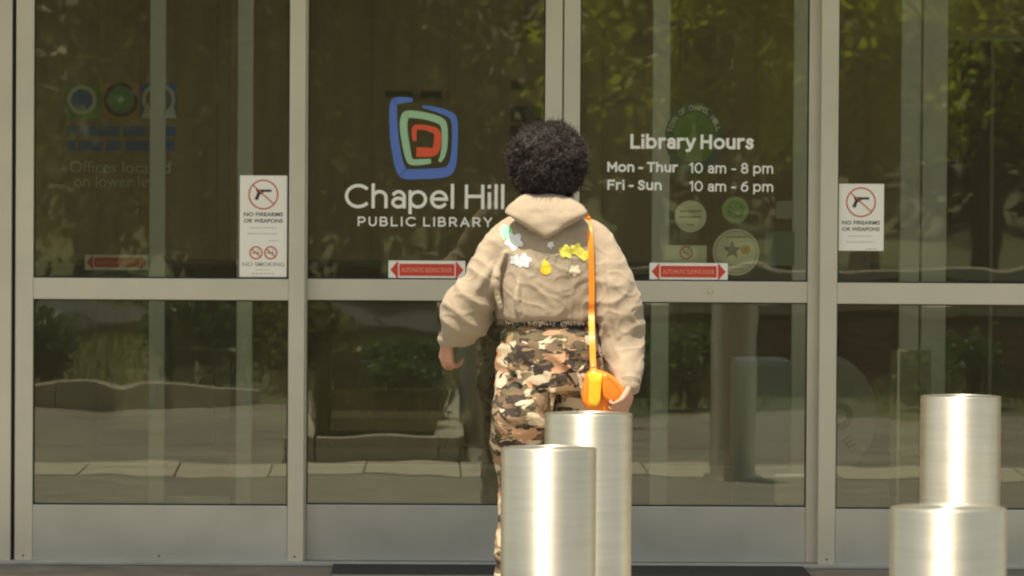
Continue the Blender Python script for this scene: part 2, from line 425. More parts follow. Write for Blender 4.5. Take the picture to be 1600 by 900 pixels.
# inner vestibule panels
def inner_leaf(label, pxa, pxb, w_l=24, w_r=24, y=YI, zb=0.02):
    x0, x1 = X(pxa, y), X(pxb, y); xl = X(pxa+w_l, y); xr = X(pxb-w_r, y)
    org = Vector(((x0+x1)/2, y, 0)); t = empty('inner_panel', org)
    tag(t, label, 'glass panel', 'inner vestibule panels')
    bxo('stile', x0, xl, y, y+0.05, zb, 2.6, m_inframe, t, org, 0.003)
    bxo('stile', xr, x1, y, y+0.05, zb, 2.6, m_inframe, t, org, 0.003)
    bxo('bottom_rail', xl+.0005, xr-.0005, y+.003, y+0.047, zb, 0.22, m_kick, t, org, 0.003)
    bxo('top_rail', xl+.0005, xr-.0005, y+.003, y+0.047, 2.5, 2.6, m_inframe, t, org, 0.003)
    bxo('glass_pane', xl-.003, xr+.003, y+0.022, y+0.027, 0.217, 2.503, m_inglass, t, org, 0)
    return t
inner_leaf('inner glass panel behind the left side panel, farther left', -190, 257)
inner_leaf('inner glass panel seen between the tall white sign and the logo', 370, 872)
inner_leaf('inner glass panel carrying the round stickers behind the hours lettering', 1018, 1262, 27, 24)
inner_leaf('narrow inner glass panel behind the right weapons sign', 1264, 1436, 10, 30)
inner_leaf('inner glass panel at the far right behind the pair of bollards', 1440, 1860, 38, 24)

# doormat
bxo_m = bmesh.new(); box(bxo_m, X(522, -.2), X(1262, -.2), -1.5, -0.075, 0.0015, 0.013, 0.004)
tag(obj('doormat', bxo_m, m_doormat), 'dark doormat lying in front of the sliding doors', 'doormat')

# ------------------------------------------------------------------ lettering and stickers on the glass
GLY = SY+0.0205     # just in front of the sliding panes
GLF = GY+0.0205
def PX(px, y): return X(px, y)
def mapper(y):
    def f(px, py):
        p = P(px, py, y); return p.x, p.z
    return f
F = mapper(GLY)
o0 = Vector((*F(663, 250)[:1], GLY, 1.3)); o0 = Vector((F(663, 250)[0], GLY, F(663, 250)[1]))
L = empty('library_logo', o0); tag(L, 'library logo of nested blue, green and red shapes above white name lettering', 'logo')
def lp(pts, k=3.75, ox=520, oy=130, f=F, y=GLY):
    out = []
    for (a, b, wd) in pts:
        x, z = f(ox+a/k, oy+b/k); out.append((x, z, wd/k/FPX*19.1))
    return out
bm = bmesh.new()
stroke(bm, lp([(468, 98, 22), (420, 98, 34), (375, 104, 44), (357, 122, 44), (354, 200, 46), (362, 330, 50), (380, 440, 52), (402, 510, 58), (430, 532, 60), (520, 532, 60), (630, 526, 58), (678, 512, 54), (702, 470, 44), (712, 400, 36), (716, 300, 34), (712, 225, 36), (692, 188, 38), (620, 158, 30), (525, 136, 16)]), GLY)
obj('blue_shape', bm, m_blue, L, False, o0)
bm = bmesh.new()
stroke(bm, lp([(575, 456, 28), (520, 462, 34), (465, 462, 36), (446, 440, 38), (430, 370, 42), (415, 270, 44), (420, 205, 46), (445, 182, 44), (540, 192, 42), (625, 218, 42), (652, 255, 38), (656, 350, 34), (645, 420, 30), (625, 460, 18)]), GLY-0.0003)
obj('green_shape', bm, m_green, L, False, o0)
bm = bmesh.new()
stroke(bm, lp([(482, 338, 22), (476, 295, 28), (486, 260, 32), (540, 260, 30), (598, 278, 38), (615, 310, 42), (608, 375, 44), (590, 402, 48), (560, 405, 54), (490, 403, 56)]), GLY-0.0006)
obj('red_shape', bm, m_red, L, False, o0)
def line(name, s, pa, pb, ybase, ytop, m, parent, org, y=GLY, bold=0.0, ref='H', mirror=False, space=1.0):
    x0 = P(pa, (ybase+ytop)/2, y).x; x1 = P(pb, (ybase+ytop)/2, y).x
    mid = (pa+pb)/2
    z0 = P(mid, ybase, y).z; z1 = P(mid, ytop, y).z
    b = text_bm(s, x0, x1, z0, z1, y, bold, None, ref, mirror, space)
    return obj(name, b, m, parent, False, org)

def arc(cx, cy, rx, ry, a0, a1, n=14):
    return [(cx+rx*math.cos(R(a0+(a1-a0)*k/n)), cy+ry*math.sin(R(a0+(a1-a0)*k/n))) for k in range(n+1)]
SC = [(.52, .80), (.42, .96), (.28, 1.0), (.10, .93), (.05, .76), (.14, .60), (.30, .52), (.47, .43), (.55, .27), (.49, .08), (.30, 0), (.13, .03), (.02, .18)]
sc_ = [(.40, .60), (.30, .70), (.19, .72), (.06, .66), (.04, .53), (.12, .43), (.24, .38), (.37, .31), (.41, .19), (.35, .05), (.20, 0), (.08, .03), (.0, .12)]
GL = {
 'C': ([arc(.5, .5, .48, .5, 48, 312, 22)], .86), 'h': ([[(0, 0), (0, 1.03)], arc(.26, .44, .26, .28, 180, 0)+[(.52, .2), (.52, 0)]], .52),
 'a': ([[(.05, .61)]+arc(.24, .46, .23, .26, 110, 0)[0:]+[(.47, .2), (.47, 0)], arc(.235, .205, .225, .205, 0, 360, 24)], .47),
 'p': ([[(0, -.27), (0, .72)], arc(.31, .36, .31, .36, 0, 360, 26)], .62), 'b': ([[(0, 0), (0, 1.03)], arc(.31, .36, .31, .36, 0, 360, 26)], .62),
 'e': ([[(.02, .38), (.61, .38)], arc(.31, .36, .30, .36, 3, 318, 24)], .61), 'l': ([[(0, 0), (0, 1.03)]], 0), 'i': ([[(0, 0), (0, .64)], [(0, .97), (0, 1.0)]], 0),
 'H': ([[(0, 0), (0, 1)], [(.66, 0), (.66, 1)], [(0, .52), (.66, .52)]], .66),
 'P': ([[(0, 0), (0, 1)], [(0, 1), (.34, 1)]+arc(.34, .71, .27, .29, 90, -90)+[(0, .42)]], .61),
 'U': ([[(0, 1), (0, .36)]+arc(.32, .34, .32, .34, 180, 360)+[(.64, 1)]], .64),
 'B': ([[(0, 0), (0, 1)], [(0, 1), (.34, 1)]+arc(.34, .76, .23, .24, 90, -90)+[(0, .52)], [(.34, .52)]+arc(.36, .26, .27, .26, 90, -90)+[(0, 0)]], .63),
 'L': ([[(0, 0), (0, 1)], [(0, .0), (.54, .0)]], .54), 'I': ([[(0, 0), (0, 1)]], 0),
 'R': ([[(0, 0), (0, 1)], [(0, 1), (.34, 1)]+arc(.34, .72, .27, .28, 90, -90)+[(0, .44)], [(.34, .44), (.64, 0)]], .64),
 'A': ([[(0, 0), (.38, 1)], [(.38, 1), (.76, 0)], [(.14, .30), (.62, .30)]], .76), 'Y': ([[(0, 1), (.34, .42)], [(.68, 1), (.34, .42)], [(.34, .45), (.34, 0)]], .68),
 'r': ([[(0, 0), (0, .72)], arc(.28, .42, .28, .30, 180, 82)+[(.36, .72)]], .34), 'y': ([[(0, .72), (.29, .02)], [(.58, .72), (.27, -.10), (.19, -.23), (.04, -.25)]], .58),
 'o': ([arc(.33, .36, .33, .36, 0, 360, 26)], .66), 'u': ([[(0, .72), (0, .28)]+arc(.25, .26, .25, .26, 180, 360)+[(.5, .5), (.5, .72)], [(.5, .3), (.5, 0)]], .5),
 's': ([sc_], .42), 'S': ([SC], .56), 'M': ([[(0, 0), (0, 1)], [(0, 1), (.40, .36)], [(.40, .36), (.80, 1)], [(.80, 1), (.80, 0)]], .80),
 'n': ([[(0, 0), (0, .72)], arc(.26, .44, .26, .28, 180, 0)+[(.52, .2), (.52, 0)]], .52), '-': ([[(0, .38), (.32, .38)]], .32),
 'm': ([[(0, 0), (0, .72)], arc(.23, .46, .23, .26, 180, 0)+[(.46, .2), (.46, 0)], arc(.69, .46, .23, .26, 180, 0)+[(.92, .2), (.92, 0)]], .92),
 'T': ([[(0, 1), (.66, 1)], [(.33, 1), (.33, 0)]], .66), 'F': ([[(0, 0), (0, 1)], [(0, 1), (.56, 1)], [(0, .52), (.48, .52)]], .56),
 '1': ([[(0, .84), (.22, 1)], [(.22, 1), (.22, 0)]], .24), '0': ([arc(.34, .5, .34, .5, 0, 360, 26)], .68),
 '8': ([arc(.29, .75, .24, .25, 0, 360, 20), arc(.29, .26, .29, .27, 0, 360, 22)], .58),
 '6': ([arc(.30, .31, .30, .31, 0, 360, 22), [(.50, .97), (.25, .90), (.06, .62), (.0, .34)]], .60),
}
def letters(name, st, pa, pb, ybase, ytop, m, parent, org, y=GLY, wt=.13, sp=.24, word=.30):
    """monoline geometric lettering; every letter is a mesh of its own below its line"""
    x = 0; place = []
    for ch in st:
        if ch == ' ': x += word; continue
        place.append((ch, x)); x += GL[ch][1]+sp*(1.0 if ch not in 'Hhnulimb' else 1.12)
    tot = place[-1][1]+GL[place[-1][0]][1]
    cy = (ybase+ytop)/2; pL, pR = P(pa, cy, y), P(pb, cy, y); hz_ = P((pa+pb)/2, ytop, y).z-P((pa+pb)/2, ybase, y).z
    wd = wt*hz_; xa = pL.x+wd/2; kx = (pR.x-pL.x-wd)/tot; z0 = P((pa+pb)/2, ybase, y).z+wd/2; kz = hz_-wd
    rootl = bpy.data.objects.new(name, None); rootl.location = (0, 0, 0); link(rootl, parent)
    for ch, ox in place:
        bm = bmesh.new()
        for i, q in enumerate(GL[ch][0]):
            closed = (Vector(q[0])-Vector(q[-1])).length < 1e-5
            pts = [(xa+(ox+a)*kx, z0+b*kz) for a, b in q]; Lv = []; Rv = []
            for k, pnt in enumerate(pts):
                if closed: a, b = pts[k-1 if k else -2], pts[(k+1) if k+1 < len(pts) else 1]
                else: a, b = pts[max(k-1, 0)], pts[min(k+1, len(pts)-1)]
                t = Vector((b[0]-a[0], b[1]-a[1])).normalized(); e = Vector((0, 0))
                if not closed and len(pts) == 2: e = t*(wd*.5 if False else 0)
                nn = Vector((-t.y, t.x))*wd*.5; yy = y-.00025*i
                if not closed and k == 0: e = -t*wd*.48
                if not closed and k == len(pts)-1: e = t*wd*.48
                if len(q) > 2 or ch in 'hlipbrnumILTFHPBRUM1': pass
                Lv.append(bm.verts.new((pnt[0]+nn.x+e.x, yy, pnt[1]+nn.y+e.y))); Rv.append(bm.verts.new((pnt[0]-nn.x+e.x, yy, pnt[1]-nn.y+e.y)))
            for k in range(len(pts)-1): bm.faces.new((Lv[k], Lv[k+1], Rv[k+1], Rv[k]))
        obj('letter', bm, m, rootl, False, org)
    return rootl
letters('name_lettering', 'Chapel Hill', 538, 788, 326, 288, m_vinyl, L, o0, wt=.135)
letters('subtitle_lettering', 'PUBLIC LIBRARY', 559, 769, 354, 339, m_vinyl, L, o0, wt=.17, sp=.46, word=.42)

oh = Vector((F(1080, 255)[0], GLY, F(1080, 255)[1]))
H = empty('opening_hours_lettering', oh); tag(H, 'white library opening hours lettering on the right sliding door', 'lettering')
letters('heading', 'Library Hours', 985, 1178, 233, 210, m_vinyl, H, oh, wt=.20, sp=.30, word=.28)
letters('day_lettering', 'Mon - Thur', 949, 1059, 269, 253, m_vinyl, H, oh, wt=.20, sp=.30, word=.28)
letters('day_lettering', 'Fri - Sun', 949, 1034, 297, 281, m_vinyl, H, oh, wt=.20, sp=.30, word=.28)
letters('time_lettering', '10 am - 8 pm', 1077, 1208, 271, 254.5, m_vinyl, H, oh, wt=.15, sp=.28, word=.36)
letters('time_lettering', '10 am - 6 pm', 1077, 1208, 299.5, 283, m_vinyl, H, oh, wt=.15, sp=.28, word=.36)

def arrow_sticker(label, pa, pb, pt, pbm, y, dull=False):
    f = mapper(y)
    x0, z1 = f(pa, pt); x1, z0 = f(pb, pbm)
    org = Vector(((x0+x1)/2, y, z0)); t = empty('arrow_sticker', org); tag(t, label, 'sticker', 'red arrow door stickers')
    wd, h = x1-x0, z1-z0
    bm = bmesh.new(); box(bm, x0, x1, y-0.0006, y, z0, z1); obj('backing', bm, m_white, t, False, org)
    yy = y-0.0009
    def q(u, v): return (x0+u*wd, z0+v*h)
    for s in (0, 1):
        g = (lambda u: u) if s == 0 else (lambda u: 1-u)
        bm = bmesh.new(); poly(bm, [q(g(.025), .5), q(g(.115), .95), q(g(.127), .95), q(g(.127), .05), q(g(.115), .05)], yy)
        obj('arrow_head', bm, m_redp, t, False, org)
    bm = bmesh.new(); poly(bm, [q(.14, .17), q(.86, .17), q(.86, .83), q(.14, .83)], yy); obj('arrow_bar', bm, m_redp, t, False, org)
    b = text_bm('AUTOMATIC SLIDING DOOR', q(.17, 0)[0], q(.83, 0)[0], q(0, .37)[1], q(0, .62)[1], yy-.0003, 0.02)
    obj('lettering', b, m_pinkp, t, False, org)
arrow_sticker('red double arrow sticker on the logo door, partly hidden by the left sleeve', 607, 727, 407, 436.5, GLY-0.002)
arrow_sticker('red double arrow sticker under the opening hours', 1015, 1137, 410.5, 438.5, GLY-0.002)
arrow_sticker('dim red arrow sticker far left, seen through the side panel', 133, 232, 398, 422, YI+0.015)

def gun_circle(t, org, f, cx, cy, r, y, gun=True):
    x, z = f(cx, cy); s = 1/FPX*19.05
    bm = bmesh.new(); disc(bm, x, y-.0012, z, r*s, 48, (r-2.4)*s)
    a = R(-42) ; d = Vector((math.cos(a), math.sin(a)))*(r-1)*s; nn = Vector((-d.y, d.x)).normalized()*1.0*s
    poly(bm, [(x-d.x+nn.x, z-d.y+nn.y), (x+d.x+nn.x, z+d.y+nn.y), (x+d.x-nn.x, z+d.y-nn.y), (x-d.x-nn.x, z-d.y-nn.y)], y-.0016)
    obj('prohibition_ring', bm, m_redline, t, False, org)
    if gun:
        bm = bmesh.new()
        pts = [(-12, 7.5), (-11, 9), (-8, 8), (13, 8), (13, 4.2), (0, 4), (-1, 0.5), (-5.5, 0), (-8.5, -9), (-14, -7.5), (-9.5, 3)]
        k = r/24
        poly(bm, [(x+a*k*s, z+b*k*s) for a, b in pts], y-.0010)
        obj('pistol_picture', bm, m_black, t, False, org)
    else:
        bm = bmesh.new(); k = r/10
        poly(bm, [(x-6*k*s, z-1.2*k*s), (x+5*k*s, z-1.2*k*s), (x+5*k*s, z+.8*k*s), (x-6*k*s, z+.8*k*s)], y-.0010)
        stroke(bm, [(x+4*k*s, z+2*k*s, k*s), (x+2*k*s, z+4*k*s, k*s), (x+5*k*s, z+6*k*s, k*s)], y-.0010, 3)
        obj('cigarette_picture', bm, m_greyp, t, False, org)
def dashes(t, org, f, rows, y, m):
    """illegible small print: short broken strokes"""
    for (pa, pb, py, hh) in rows:
        bm = bmesh.new(); p = pa
        while p < pb:
            e = min(pb, p+random.uniform(2, 6))
            (xa, za), (xb, zb_) = f(p, py-hh/2), f(e, py+hh/2)
            poly(bm, [(xa, zb_), (xb, zb_), (xb, za), (xa, za)], y-.0010)
            p = e+random.uniform(.8, 1.6)
        obj('small_print', bm, m, t, False, org)
def weapon_sign(label, pa, pb, pt, pbm, smoking):
    y = GLF-0.001; f = mapper(y)
    x0, z1 = f(pa, pt); x1, z0 = f(pb, pbm); org = Vector(((x0+x1)/2, y, z0))
    t = empty('warning_sign', org); tag(t, label, 'sign')
    bm = bmesh.new(); box(bm, x0, x1, y-.0008, y, z0, z1); obj('backing', bm, m_white, t, False, org)
    cx = (pa+pb)/2
    gun_circle(t, org, f, cx, pt+30-(0 if smoking else 1), 23.5, y)
    line('lettering', 'NO FIREARMS', pa+6, pb-6, pt+64, pt+58, m_black, t, org, y-.0012, 0.02)
    line('lettering', 'OR WEAPONS', pa+6, pb-6, pt+74, pt+68, m_black, t, org, y-.0012, 0.02)
    dashes(t, org, f, [(pa+15, pb-16, pt+82, 1.6), (pa+12, pb-14, pt+91, 1.6), (pb-28, pb-12, pt+102, 1.4)], y, m_faint)
    if smoking:
        gun_circle(t, org, f, pa+25, pt+121, 10.5, y, False); gun_circle(t, org, f, pa+48, pt+121, 10.5, y, False)
        line('lettering', 'NO SMOKING', pa+4, pb-4, pt+142, pt+136, m_greyp, t, org, y-.0012, 0.01)
        dashes(t, org, f, [(pa+24, pb-24, pt+147.5, 1.4), (pa+18, pb-18, pt+153.5, 1.6)], y, m_faint)
weapon_sign('tall white sign banning firearms and smoking on the left side panel', 375, 448, 274, 433, True)
weapon_sign('short white sign banning firearms on the right side panel', 1310, 1380.5, 287, 392, False)

# stickers on the inner glass
def inner_thing(name, label, px, py, y, cat='sticker'):
    x, z = P(px, py, y).x, P(px, py, y).z
    org = Vector((x, y, z)); t = empty(name, org); tag(t, label, cat); return t, org, x, z
SI = 1/FPX*(19.11)
yi = SY+0.031
fi = mapper(yi)
t, o_, x, z = inner_thing('round_sticker', 'round white sticker with two dark text lines behind the hours door', 1079, 338, yi)
bm = bmesh.new(); disc(bm, x, yi, z, 25*SI); obj('backing', bm, m_dullw, t, False, o_)
dashes(t, o_, fi, [(1062, 1096, 330, 2.6), (1061, 1097, 339, 2.6), (1073, 1085, 351, 2)], yi, m_greyp)
t, o_, x, z = inner_thing('round_sticker', 'pale green round sticker right of the white one, behind the hours door', 1149, 328, yi)
bm = bmesh.new(); disc(bm, x, yi, z, 21*SI, 40, 14*SI); obj('ring', bm, mat('pale_green_vinyl', (.42, .55, .32), .6), t, False, o_)
bm = bmesh.new(); disc(bm, x, yi, z, 14*SI, 40); obj('centre', bm, mat('mid_green_vinyl', (.30, .42, .22), .6), t, False, o_)
bm = bmesh.new()
for k in range(6):
    a = k*math.pi/3; poly(bm, [(x, z), (x+9*SI*math.cos(a-.25), z+9*SI*math.sin(a-.25)), (x+11*SI*math.cos(a), z+11*SI*math.sin(a)), (x+9*SI*math.cos(a+.25), z+9*SI*math.sin(a+.25))], yi-.0005)
obj('rosette', bm, MATS['pale_green_vinyl'], t, False, o_)
t, o_, x, z = inner_thing('round_sticker', 'large round white sticker with a purple star and yellow flower, lower right', 1150, 394, yi)
bm = bmesh.new(); disc(bm, x, yi, z, 36.5*SI, 48); obj('backing', bm, m_dullw, t, False, o_)
bm = bmesh.new(); disc(bm, x, yi-.0005, z, 33*SI, 48, 32*SI); obj('rim_line', bm, m_greyp, t, False, o_)
bm = bmesh.new(); xs, zs = x-6*SI, z+3*SI; pts = []
for k in range(10):
    rr_ = (15 if k % 2 == 0 else 6.5)*SI; a = math.pi/2+k*math.pi/5; pts.append((xs+rr_*math.cos(a), zs+rr_*math.sin(a)))
bm.faces.new([bm.verts.new((p[0], yi-.0006, p[1])) for p in pts]); obj('star', bm, m_purple, t, False, o_)
bm = bmesh.new()
for k in range(6):
    a = k*math.pi/3; disc(bm, x+15*SI+4.5*SI*math.cos(a), yi-.0007-.0001*k, z+4*SI+4.5*SI*math.sin(a), 3.6*SI, 12)
obj('flower', bm, m_yellowp, t, False, o_)
bm = bmesh.new(); disc(bm, x+15*SI, yi-.0016, z+4*SI, 2.2*SI, 12); obj('flower_centre', bm, m_redp, t, False, o_)
dashes(t, o_, fi, [(1132, 1168, 370, 2), (1128, 1172, 414, 2), (1138, 1162, 421, 1.5)], yi-.0002, m_greyp)
t, o_, x, z = inner_thing('no_smoking_sticker', 'small grey no smoking sticker above the right red arrow', 1071, 397, yi)
bm = bmesh.new(); a, b = fi(1039, 383), fi(1104, 412); poly(bm, [(a[0], b[1]), (b[0], b[1]), (b[0], a[1]), a], yi); obj('backing', bm, m_dullw, t, False, o_)
gun_circle(t, o_, fi, 1072, 395, 10.5, yi, False)
t, o_, x, z = inner_thing('paper_notice', 'small square grey notice at the right of the hours door', 1226, 327, yi, 'notice')
bm = bmesh.new(); a, b = fi(1213, 314), fi(1238, 342); poly(bm, [(a[0], b[1]), (b[0], b[1]), (b[0], a[1]), a], yi); obj('paper', bm, mat('grey_notice', (.36, .37, .34), .7), t, False, o_)
t, o_, x, z = inner_thing('paper_notice', 'larger bluish notice low at the right of the hours door', 1218, 390, yi, 'notice')
bm = bmesh.new(); a, b = fi(1195, 362), fi(1241, 415); poly(bm, [(a[0], b[1]), (b[0], b[1]), (b[0], a[1]), a], yi); obj('paper', bm, mat('blue_notice', (.22, .26, .27), .7), t, False, o_)
yi = YI+.017; fi = mapper(yi)
t, o_, x, z = inner_thing('paper_notice', 'small brown paper below the right weapons sign', 1341, 411, yi, 'notice')
bm = bmesh.new(); a, b = fi(1323, 396), fi(1359, 424); poly(bm, [(a[0], b[1]), (b[0], b[1]), (b[0], a[1]), a], yi); obj('paper', bm, mat('brown_notice', (.25, .20, .14), .7), t, False, o_)
# town seal
yi = SY+.031; fi = mapper(yi)
t, o_, x, z = inner_thing('town_seal', 'dim blue and green round seal above the opening hours', 1085, 216, yi, 'seal')
bm = bmesh.new(); disc(bm, x, yi, z, 46*SI, 56, 33*SI, 56*SI); obj('outer_ring', bm, m_seal, t, False, o_)
bm = bmesh.new(); disc(bm, x, yi, z, 33*SI, 48, 0, 40*SI); obj('field', bm, m_sealg, t, False, o_)
bm = bmesh.new(); s_ = SI
for a_, b_ in (((-14, -36), (12, -6)), ((-8, -6), (6, 8)), ((-5, 8), (3, 24))):
    poly(bm, [(x+a_[0]*s_, z+a_[1]*s_), (x+b_[0]*s_, z+a_[1]*s_), (x+(b_[0]-2)*s_, z+b_[1]*s_), (x+(a_[0]+2)*s_, z+b_[1]*s_)], yi-.0005)
obj('figure', bm, mat('seal_figure', (.36, .44, .26), .6), t, False, o_)
bm = bmesh.new(); 
for i, ch in enumerate('TOWN OF CHAPEL HILL'):
    if ch == ' ': continue
    a = R(165-i*8.2); bx = x+39*SI*math.cos(a); bz = z+48*SI*math.sin(a)
    b2 = text_bm(ch, -3*SI, 3*SI, -4*SI, 4*SI, 0, 0.02)
    rot = Matrix.Rotation(-(a-math.pi/2), 3, 'Y')
    me_ = bpy.data.meshes.new('x'); bmesh.ops.rotate(b2, verts=b2.verts, cent=(0, 0, 0), matrix=rot); bmesh.ops.translate(b2, verts=b2.verts, vec=(bx, yi-.0006, bz)); b2.to_mesh(me_); b2.free(); bm.from_mesh(me_); bpy.data.meshes.remove(me_)
obj('lettering', bm, m_dullw, t, False, o_)
# large grey disc
yi = YI+.017; fi = mapper(yi); SI = 1/FPX*(19+YI)
t, o_, x, z = inner_thing('round_emblem', 'large grey round emblem low behind the right side panel', 1283, 648, yi-.02, 'emblem')
yd = YI+.0145; m_emb = 0
bm = bmesh.new(); disc(bm, x, yd, z, 88*SI, 64, 0, 96*SI); obj('backing', bm, mat('emblem_grey', (.36, .37, .33), .6), t, False, o_)
xx, zz = fi(1311, 650); bm = bmesh.new(); disc(bm, xx, yd-.0006, zz, 22*SI, 32, 11*SI); obj('letter_ring', bm, m_black, t, False, o_)
b2 = text_bm('E', -7*SI, 7*SI, -9*SI, 9*SI, 0, 0.02); bmesh.ops.rotate(b2, verts=b2.verts, cent=(0, 0, 0), matrix=Matrix.Rotation(R(-38), 3, 'Y'))
xx, zz = fi(1326, 691); bmesh.ops.translate(b2, verts=b2.verts, vec=(xx, yd-.0006, zz)); obj('letter', b2, m_black, t, False, o_)

# offices sign on a glass screen farther in
YO = YI+0.35
fo = mapper(YO); SO = 1/FPX*(19+YO)
osx, osz = fo(188, 210); oo = Vector((osx, YO, 0))
t = empty('office_sign', Vector((osx, YO, osz))); tag(t, 'dim window sign with three coloured circle squares and grey office lettering', 'sign'); o_ = Vector((osx, YO, osz))
def rect(name, a, b, c, d, m, dy=0.0, f=fo, y=YO, t=None, o_=None):
    bm = bmesh.new(); p, q = f(a, b), f(c, d); poly(bm, [(p[0], q[1]), (q[0], q[1]), (q[0], p[1]), p], y-dy); return obj(name, bm, m, t, False, o_)
rect('square', 103, 130, 158, 185, m_dgreen, t=t, o_=o_)
rect('square', 161, 130, 217, 186, m_dorange, t=t, o_=o_)
rect('square', 219, 130, 276, 186, m_dblue, t=t, o_=o_)
for (cx, ra, rb, mm, dy) in ((128, 23, 17, m_vinyl, .001), (189, 27, 21, m_black, .001), (189, 21, 16, m_kiosk, .0012), (248, 26, 20, m_dullw, .001)):
    x, z = fo(cx, 156); bm = bmesh.new(); disc(bm, x, YO-dy, z, ra*SO, 40, rb*SO); obj('ring', bm, mm, t, False, o_)
for (cx, ra, mm) in ((128, 17, mat('disc_blue', (.06, .20, .75), .6)), (189, 16, mat('disc_green', (.08, .50, .16), .6)), (248, 20, mat('disc_grey', (.2, .24, .2), .6))):
    x, z = fo(cx, 156); bm = bmesh.new(); disc(bm, x, YO-.0015, z, ra*SO, 40); obj('disc', bm, mm, t, False, o_)
for (a, b) in ((220, 238), (256, 276)):
    p, q, r_ = fo(a, 185), fo(b, 185), fo((a+b)/2 + (4 if a > 250 else 2), 160); bm = bmesh.new(); poly(bm, [p, q, r_], YO-.002); obj('triangle', bm, m_vinyl, t, False, o_)
for yy_, segs in ((205, [(104, 132), (136, 150), (154, 188), (192, 226), (230, 274)]), (228, [(104, 118), (122, 160), (166, 190), (196, 240), (246, 272)])):
    for a, b in segs: rect('blue_band', a, yy_-8, b, yy_+8, m_dblue, t=t, o_=o_)
line('lettering', 'Offices located', 109, 266, 270, 252, m_vinyl, t, o_, YO, 0.0)
line('lettering', 'on lower level', 116, 258, 292, 274, m_vinyl, t, o_, YO, 0.0)
xg0, xg1 = X(40, YO), X(360, YO)
oo = Vector(((xg0+xg1)/2, YO, 0)); t = empty('glass_screen', oo); tag(t, 'frameless interior glass screen behind the dim office sign', 'glass screen')
bxo('glass_pane', xg0, xg1, YO+.003, YO+.011, .06, 2.4, m_inglass, t, oo, 0); bxo('floor_channel', xg0, xg1, YO-.012, YO+.028, .001, .0595, m_inframe, t, oo, .002)

# lobby furniture: return kiosk, display frame, noticeboard marks
x0, x1 = X(1150, 1.6), X(1238, 1.6); ko = Vector(((x0+x1)/2, 1.75, 0))
K = empty('return_kiosk', ko); tag(K, 'blue grey metal kiosk standing inside behind the hours door', 'kiosk')
bxo('body', x0, x1, 1.6, 1.95, .05, Z(560, 1.6), m_kiosk, K, ko, .03); bxo('plinth', x0+.02, x1-.02, 1.62, 1.93, 0.0, .0495, m_gasket, K, ko, 0)
bxo('slot', x0+.06, x1-.06, 1.595, 1.5995, .66, .68, m_kiosk, K, ko, 0)
x0, x1 = X(1216, 1.2), X(1262, 1.2); ko = Vector(((x0+x1)/2, 1.25, 0))
K = empty('floor_box', ko); tag(K, 'small white box on the lobby floor right of the kiosk', 'box')
bxo('body', x0, x1, 1.2, 1.32, .15, Z(741, 1.2), m_white, K, ko, .006)
bxo('foot', x0+.01, x0+.03, 1.21, 1.31, 0, .1495, m_inframe, K, ko, 0); bxo('foot', x1-.03, x1-.01, 1.21, 1.31, 0, .1495, m_inframe, K, ko, 0)
m_ghost = make_glass('ghost_glass', 1.5, (.62, .64, .60), .0001, .16)
ya = .9; x0, x1 = X(1392, ya), X(1456, ya); ko = Vector(((x0+x1)/2, ya, 0)); K = empty('bollard_ghost_panel', ko)  # added panel and pale strips imitate a bollard's faint mirror image
tag(K, 'clear panel imitating a faint bollard reflection, left of the far right bollards', 'reflection panel')
bxo('clear_panel', x0, x1, ya, ya+.008, .0205, Z(543, ya), m_ghost, K, ko, 0); bxo('edge_strip', X(1403, ya), X(1407, ya), ya-.006, ya-.0005, .0205, Z(546, ya), m_thin, K, ko, 0)
bxo('top_strip', X(1403, ya), X(1420, ya), ya-.006, ya-.0005, Z(545.5, ya), Z(541, ya), m_thin, K, ko, 0); bxo('base', x0-.02, x1+.02, ya-.08, ya+.09, 0, .02, m_gasket, K, ko, .003)
YD = 4.6; x0, x1 = X(1474, YD), X(1900, YD); ko = Vector(((x0+x1)/2, YD, 0)); D = empty('display_screen', ko)
tag(D, 'dark partition with thin pale metal frame deep in the lobby, far right', 'partition')
xm = X(1548, YD); zt = Z(52, YD)
bxo('dark_panel', x0, xm-.008, YD+.01, YD+.05, .05, zt-.02, m_screen, D, ko, 0); bxo('dark_panel', xm+.008, x1, YD+.01, YD+.05, .05, zt-.02, m_screen, D, ko, 0)
bxo('frame_bar', x0, x1, YD, YD+.05, zt-.0195, zt, m_thin, D, ko, 0); bxo('frame_bar', xm-.0075, xm+.0075, YD, YD+.05, .05, zt-.02, m_thin, D, ko, 0)
bxo('foot', x0, x1, YD, YD+.1, 0, .0495, m_gasket, D, ko, 0)
YN = YW-.02; t, o_, x, z = inner_thing('wall_notice', 'dark notice lettering on the back wall beside the door stile', 812, 160, YN, 'notice')
fn = mapper(YN)
for (a, b, c, d) in ((798, 126, 834, 140), (798, 166, 846, 190), (797, 196, 816, 216), (602, 142, 645, 152), (657, 142, 690, 154)):
    rect('dark_patch', a, b, c, d, m_gasket, 0, fn, YN, t, o_)

